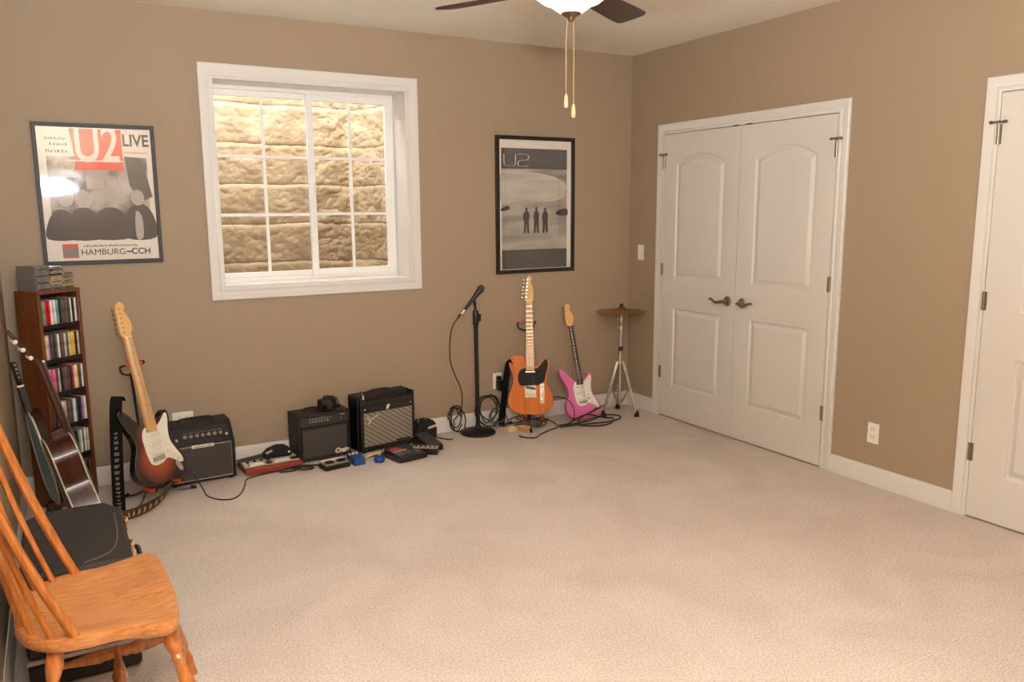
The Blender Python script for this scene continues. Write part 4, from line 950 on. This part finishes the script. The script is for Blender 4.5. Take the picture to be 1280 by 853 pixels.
MB().box((.04, .03, .046), (.03, .05, .006)).build('green_keys', mat('dark_green', (56, 74, 50), .5), mp); MB().box((.06, -.045, .042), (.04, .045, .010)).build('foot_switch', mat('grey_switch', (96, 90, 92), .5), mp, bevel=.003)
fc = empty('foot_controller', (-1.905, -.405, 0), 'narrow black foot controller with pale stripes resting against the multi effects unit', 'effects pedal', rz=-.62)
MB().box((0, 0, .022), (.165, .058, .040)).build('controller_base', BLACKP, fc, bevel=.004)
MB().box((0, 0, .045), (.155, .050, .006)).build('top_plate', mat('tan_plate', (190, 172, 150), .45), fc)
sw = MB()
for k in range(5): sw.box((-.06+.03*k, 0, .051), (.012, .040, .006), rz=.2)
sw.build('key_stripes', BLACKP, fc)
wh = empty('wah_pedal', (-1.845, -.30, 0), 'black wah pedal with dark tread standing right of the right amplifier', 'effects pedal', rz=.2)
MB().box((0, 0, .022), (.095, .22, .036)).build('pedal_base', BLACKP, wh, bevel=.006)
MB().box((0, -.012, .062), (.088, .19, .012), M=Matrix.Rotation(.22, 3, 'X')).build('treadle', mat('dark_tread', (58, 54, 52), .8), wh, bevel=.003)
bl = empty('equipment_bag', (-1.782, -.10, 0), 'rounded black zipped equipment bag with pale tag behind the wah pedal', 'bag', rz=.15)
MB().prism([(-.072, .003), (-.072, .09), (-.06, .122), (-.03, .138), (.045, .138), (.066, .115), (.074, .08), (.074, .003)], -.055, .055, lambda u, v, d: (u, d, v)).build('bag_body', RUBBER, bl, bevel=.018, seg=3)
MB().box((.028, -.058, .095), (.062, .006, .014), M=Matrix.Rotation(-.15, 3, 'Y')).build('tag', mat('pale_patch', (196, 186, 172), .5), bl)
MB().tube([(-.05, -.01, .125), (-.048, -.01, .155), (-.02, -.01, .165), (.01, -.01, .136)], .006, flat=.5).build('handle', mat('tan_strap', (150, 126, 98), .6), bl)
o = MB().tube([(-1.735, -.115, .02), (-1.70, -.15, .012), (-1.655, -.20, .006), (-1.625, -.215, .006)], .007, flat=.5).build('cable', CABLE, None); tag(o, 'short dark cable end on the carpet right of the equipment bag', 'cable')
o = MB().tube([(-3.345, -.44, .145), (-3.325, -.47, .15), (-3.29, -.475, .12), (-3.255, -.49, .05), (-3.235, -.51, .006), (-3.19, -.60, .005), (-3.13, -.63, .005), (-3.07, -.57, .005), (-3.02, -.43, .005), (-2.99, -.34, .005), (-2.9, -.30, .005), (-2.80, -.285, .005), (-2.7, -.27, .005), (-2.62, -.31, .005)], .0035).build('cable', CABLE, None); tag(o, 'dark cable running from sunburst guitar across the carpet to the pedals', 'cable')
o = MB().tube([(-2.80, -.31, .006), (-2.72, -.33, .008), (-2.66, -.30, .012), (-2.60, -.33, .006), (-2.66, -.36, .012), (-2.73, -.31, .016), (-2.76, -.29, .010), (-2.68, -.28, .016), (-2.61, -.29, .010), (-2.575, -.32, .014), (-2.56, -.34, .012)], .005).build('cable', CABLE, None); tag(o, 'tangled black cable in front of the red effects board', 'cable')
o = MB().tube([(-2.38, -.30, .02), (-2.33, -.275, .012), (-2.27, -.29, .008), (-2.2, -.30, .008), (-2.14, -.29, .012)], .005).build('cable', CABLE, None); tag(o, 'black cable running from blue pedal under the right amplifier', 'cable')

# ------------------------------------------------------------------ microphone stand
ms = empty('microphone_stand', (-1.40, -.150, 0), 'black round base microphone stand left of the orange guitar', 'microphone stand')
MB().lathe([(.122, 0), (.122, .010), (.115, .018), (.06, .030), (.024, .038), (.020, .055)], n=40).build('base', BLACKP, ms)
MB().rod((0, 0, .04), (-.006, 0, .78), .0145).build('lower_tube', BLACKP, ms)
MB().lathe([(.016, 0), (.020, .01), (.020, .09), (.016, .10)], (-.006, 0, .755), n=14).box((.016, -.005, .805), (.02, .02, .05)).build('clutch', BLACKP, ms)
MB().rod((-.006, 0, .84), (-.010, 0, .895), .008).build('upper_tube', BLACKP, ms)
MB().tube([(-.010, 0, .89), (-.014, -.002, .91), (-.02, -.003, .925)], .011).build('mic_clip', BLACKP, ms)
mc = empty('microphone', (-1.43, -.155, .93), 'black handheld microphone tilted in the stand clip', 'microphone')
dv = Vector((.086, 0, .094)).normalized()
MB().turned(Vector((0, 0, 0))-dv*.09, Vector((0, 0, 0))+dv*.075, [(0, .010), (.5, .013), (.9, .018), (1, .022)]).build('handle', BLACKP, mc)
MB().lathe([(.020, 0), (.025, .006), (.026, .018), (.024, .030), (.016, .042), (.004, .047)], dv*.073, dv, 20).build('grille_head', mat('mic_mesh', (84, 80, 74), .45, .6, bump=(500, .6)), mc)
MB().turned(-dv*.125, -dv*.088, [(0, .009), (1, .0095)]).build('connector', CHROME, mc)
o = MB().tube([(-1.525, -.155, .835), (-1.545, -.155, .81), (-1.580, -.155, .765), (-1.598, -.15, .69), (-1.604, -.15, .60), (-1.598, -.15, .51), (-1.565, -.15, .42), (-1.530, -.15, .34), (-1.515, -.145, .26), (-1.518, -.13, .18), (-1.528, -.10, .13), (-1.545, -.07, .09), (-1.53, -.05, .05)], .0042).build('cable', CABLE, None); tag(o, 'black microphone cable hanging in a bow beside the stand', 'cable')
MB().turned((-1.526, -.155, .836), (-1.546, -.155, .808), [(0, .008), (.6, .008), (1, .005)]).build('plug', BLACKP, o)
def coil(c, loops, r, rz, seed, thick, tilt=0):
    rr = random.Random(seed); pts = []
    for k in range(loops*9):
        a = 2*PI*k/9; j1 = 1+.22*math.sin(k*.37+seed)
        pts.append((c[0]+r*j1*math.cos(a)+rr.uniform(-.012, .012), c[1]+rz[0]*math.sin(a)*j1+rr.uniform(-.006, .006), max(thick, c[2]+rz[1]*(math.sin(a)*j1)+rr.uniform(-.012, .02)+.004*k/9)))
    return pts
o = MB().tube(coil((-1.262, -.046, .115), 4, .085, (.020, .095), 2, .0045), .0042).build('cable_coil', CABLE, None); tag(o, 'tall coil of black cable propped behind the microphone stand base', 'cable')
o = MB().tube(coil((-1.515, -.046, .085), 3, .05, (.018, .075), 5, .0045), .0042).build('cable_coil', CABLE, None); tag(o, 'small black cable coil left behind the microphone stand base', 'cable')
o = MB().tube(coil((-1.21, -.09, .065), 3, .06, (.03, .055), 8, .0045), .0040).build('cable_coil', mat('grey_cable', (92, 84, 78), .5), None); tag(o, 'grey cable coil below the power adapter', 'cable')
# cables under the orange guitar and before the pink guitar
GC = mat('grey_cable', (92, 84, 78), .5)
o = MB().tube([(-1.18, -.15, .006), (-1.12, -.09, .04), (-1.04, -.10, .06), (-.98, -.14, .03), (-.92, -.2, .01), (-.97, -.26, .03), (-1.05, -.24, .05), (-1.10, -.17, .07), (-1.02, -.12, .085), (-.94, -.13, .05), (-.87, -.18, .012), (-.93, -.25, .012), (-1.02, -.28, .02), (-1.06, -.22, .03)], .0045).build('cable_coil', GC, None); tag(o, 'grey cable pile under the orange guitar', 'cable')
o = MB().tube([(-1.20, -.19, .008), (-1.13, -.2, .03), (-1.06, -.25, .04), (-1.00, -.29, .03), (-.93, -.24, .05), (-.88, -.20, .04), (-.83, -.25, .01), (-.86, -.32, .006), (-.95, -.36, .006), (-1.06, -.42, .006), (-1.13, -.47, .006), (-1.19, -.43, .006), (-1.20, -.37, .006)], .0045).build('cable', CABLE, None); tag(o, 'loose black cable loop on the carpet in front of the orange guitar', 'cable')
for k, (pts, lb) in enumerate([
    ([(-.85, -.33, .006), (-.74, -.36, .012), (-.62, -.39, .014), (-.50, -.40, .010), (-.38, -.38, .008), (-.31, -.33, .007), (-.31, -.285, .010), (-.39, -.265, .020), (-.50, -.31, .026), (-.60, -.345, .022), (-.70, -.345, .018), (-.78, -.31, .010), (-.83, -.29, .006)], 'thick black cable looped in front of the pink guitar'),
    ([(-.80, -.34, .012), (-.70, -.32, .045), (-.60, -.315, .06), (-.50, -.325, .035), (-.44, -.34, .02), (-.40, -.36, .016), (-.46, -.42, .006), (-.56, -.45, .006), (-.66, -.41, .008), (-.72, -.37, .02), (-.66, -.33, .05), (-.56, -.31, .075), (-.47, -.29, .09), (-.43, -.285, .10)], 'black cable draped over the foot of the pink guitar'),
    ([(-.82, -.32, .016), (-.75, -.33, .03), (-.70, -.30, .08), (-.69, -.22, .15), (-.73, -.12, .17), (-.78, -.06, .14)], 'thin black cable arching left of the pink guitar')]):
    o = MB().tube(pts, .0055 if k < 2 else .0035).build('cable', CABLE, None); tag(o, lb, 'cable')
for x, y, rz, lb, cm_ in ((-1.185, -.225, .15, 'left of two small yellow and white boxes beside the microphone stand base', (222, 190, 130)), (-1.09, -.25, .1, 'right of two small yellow and white boxes beside the microphone stand base', (206, 150, 80))):
    e_ = empty('small_box', (x, y, 0), lb, 'box', rz=rz)
    MB().box((0, 0, .016), (.072, .05, .030)).build('carton', mat('carton_%d' % cm_[1], cm_, .6), e_, bevel=.003); MB().box((0 if x < -1.15 else -.018, -.0, .0316), (.04 if x < -1.15 else .03, .04, .001)).build('white_label', WHITEP, e_)

# ------------------------------------------------------------------ cymbal stand
cs = empty('cymbal_stand', (-.248, -.232, 0), 'chrome double braced cymbal stand in the corner by the closet doors', 'cymbal stand')
feet = [Vector((-.148, -.004, 0)), Vector((.062, -.131, 0)), Vector((.087, .137, 0))]
MB().rod((0, 0, .075), (0, 0, .50), .0125).build('lower_tube', CHROME, cs)
MB().rod((0, 0, .48), (.003, 0, .66), .0095).build('middle_tube', CHROME, cs)
MB().rod((.003, 0, .65), (.006, 0, .80), .006).build('upper_rod', CHROME, cs)
for z, r_ in ((.405, .022), (.095, .018)): MB().lathe([(r_, -.018), (r_, .018)], (0, 0, z), n=16).build('leg_collar', CHROME, cs)
for z, w_ in ((.50, .020), (.655, .017), (.72, .013)):
    c_ = MB().lathe([(w_, -.016), (w_, .016)], (.002, 0, z), n=14).build('clamp', CHROME if z > .51 else BLACKP, cs); MB().rod((.0, 0, z), (-.036, -.012, z+.006), .004).box((-.038, -.012, z+.006), (.010, .008, .026)).build('wing_bolt', CHROME, c_)
for f in feet:
    d = f.normalized(); kn = d*.085+Vector((0, 0, .215)); out = Vector((-d.y, d.x, 0))*.010
    lg = MB()
    for s in (-1, 1): lg.tube([d*.022+out*s+Vector((0, 0, .405)), kn+out*s, f+out*s+Vector((0, 0, .03))], .0055, 8, sm=1)
    l = lg.build('leg', CHROME, cs)
    br = MB()
    for s in (-1, 1): br.rod(d*.018+out*s*.7+Vector((0, 0, .095)), kn+out*s*.7, .0045, n=8)
    br.build('brace', CHROME, l)
    MB().lathe([(.020, 0), (.019, .012), (.013, .04), (.011, .045)], f, n=14).build('rubber_foot', RUBBER, l)
    MB().rod(kn-Vector((-d.y, d.x, 0))*.016, kn+Vector((-d.y, d.x, 0))*.016, .008, n=10).build('joint', CHROME, l)
MB().lathe([(.016, 0), (.016, .006)], (.006, 0, .776), n=14).build('cymbal_seat', BLACKP, cs)
MB().lathe([(.016, 0), (.018, .008), (.014, .022)], (.006, 0, .812), n=14).build('wing_nut', BLACKP, cs)
cy = empty('cymbal', (-.242, -.232, .783), 'bronze cymbal lying flat on top of the chrome stand', 'cymbal')
pr = [(.004, .028), (.020, .027), (.035, .018), (.045, .012), (.10, .006), (.185, -.004), (.185, -.0055), (.10, .0045), (.044, .0105), (.034, .0165), (.020, .0255), (.004, .0265)]
MB().lathe(pr, n=56).build('cymbal_plate', mat('cymbal_bronze', (176, 138, 78), .32, .85, noise=(40, (150, 116, 64))), cy)

# ------------------------------------------------------------------ ceiling fan
FC = Vector((-2.150, -2.400, 0))
fn = empty('ceiling_fan', (FC.x, FC.y, H), 'dark bladed ceiling fan with lit frosted glass bowl and two pull chains', 'ceiling fan')
BRZ = mat('fan_bronze', (120, 92, 66), .35, .8)
MB().lathe([(.075, 0), (.075, -.03), (.06, -.045)], n=32).build('canopy', BRZ, fn)
MB().lathe([(.06, -.045), (.125, -.06), (.145, -.09), (.145, -.17), (.12, -.20), (.085, -.215)], n=40).build('motor_housing', BRZ, fn)
MB().lathe([(.085, -.215), (.10, -.225), (.10, -.262), (.075, -.275)], n=32).build('light_fitter', BRZ, fn)
def bowl_mat():
    m = bpy.data.materials.new('lit_frosted_glass'); m.use_nodes = True; b = m.node_tree.nodes['Principled BSDF']
    b.inputs['Base Color'].default_value = (.9, .82, .66, 1); b.inputs['Emission Color'].default_value = (1, .84, .60, 1); b.inputs['Emission Strength'].default_value = 4.0; return m
MB().lathe([(.115, -.268), (.152, -.285), (.165, -.305), (.160, -.325), (.135, -.355), (.105, -.378), (.075, -.39), (.062, -.400), (.045, -.412), (.03, -.418)], n=48).build('light_bowl', bowl_mat(), fn)
MB().lathe([(.036, -.412), (.036, -.419), (.022, -.428), (.014, -.432), (.012, -.440), (.006, -.446)], n=24).build('finial', BRZ, fn)
BLADE = mat('dark_walnut_blade', (54, 36, 26), .4, noise=(8, (66, 45, 32), (1, 8, 8)))
for k in range(4):
    a = math.radians(29.5+k*88.5 if k < 2 else 29.5+k*90); R = Matrix.Rotation(a, 4, 'Z') @ Matrix.Rotation(math.radians(-11), 4, 'X')
    pts = [(.19, -.050), (.30, -.058), (.46, -.066), (.555, -.066), (.576, -.052), (.580, .0), (.576, .052), (.555, .066), (.46, .066), (.30, .058), (.19, .050)]
    bl_ = MB().prism(pts, -.004, .004, lambda u, v, d: tuple(R @ Vector((u, v, d)) + Vector((0, 0, -.325)))); b_ = bl_.build('blade', BLADE, fn, bevel=.003)
    ir = MB().prism([(.10, -.018), (.16, -.030), (.24, -.034), (.26, 0), (.24, .034), (.16, .030), (.10, .018)], .005, .011, lambda u, v, d: tuple(R @ Vector((u, v, d)) + Vector((0, 0, -.325))))
    q = R @ Vector((.11, 0, 0)); ir.tube([(q.x, q.y, q.z-.315), (q.x*.8, q.y*.8, -.25), (q.x*1.0, q.y*1.0, -.19)], .012); ir.build('blade_iron', BRZ, b_)
CH = mat('pull_chain_metal', (206, 176, 130), .35, .7)
for dx, dy, zb in ((-.016, .006, -.700), (.010, -.004, -.735)):
    c_ = MB().tube([(dx*.6, dy*.6, -.43), (dx, dy, -.5), (dx, dy, zb)], .0016, 6).build('pull_chain', CH, fn)
    MB().lathe([(.003, .002), (.0065, -.008), (.008, -.030), (.0075, -.042), (.004, -.046)], (dx, dy, zb), n=12).build('pull_knob', mat('pale_wood_knob', (236, 178, 126), .4), c_)
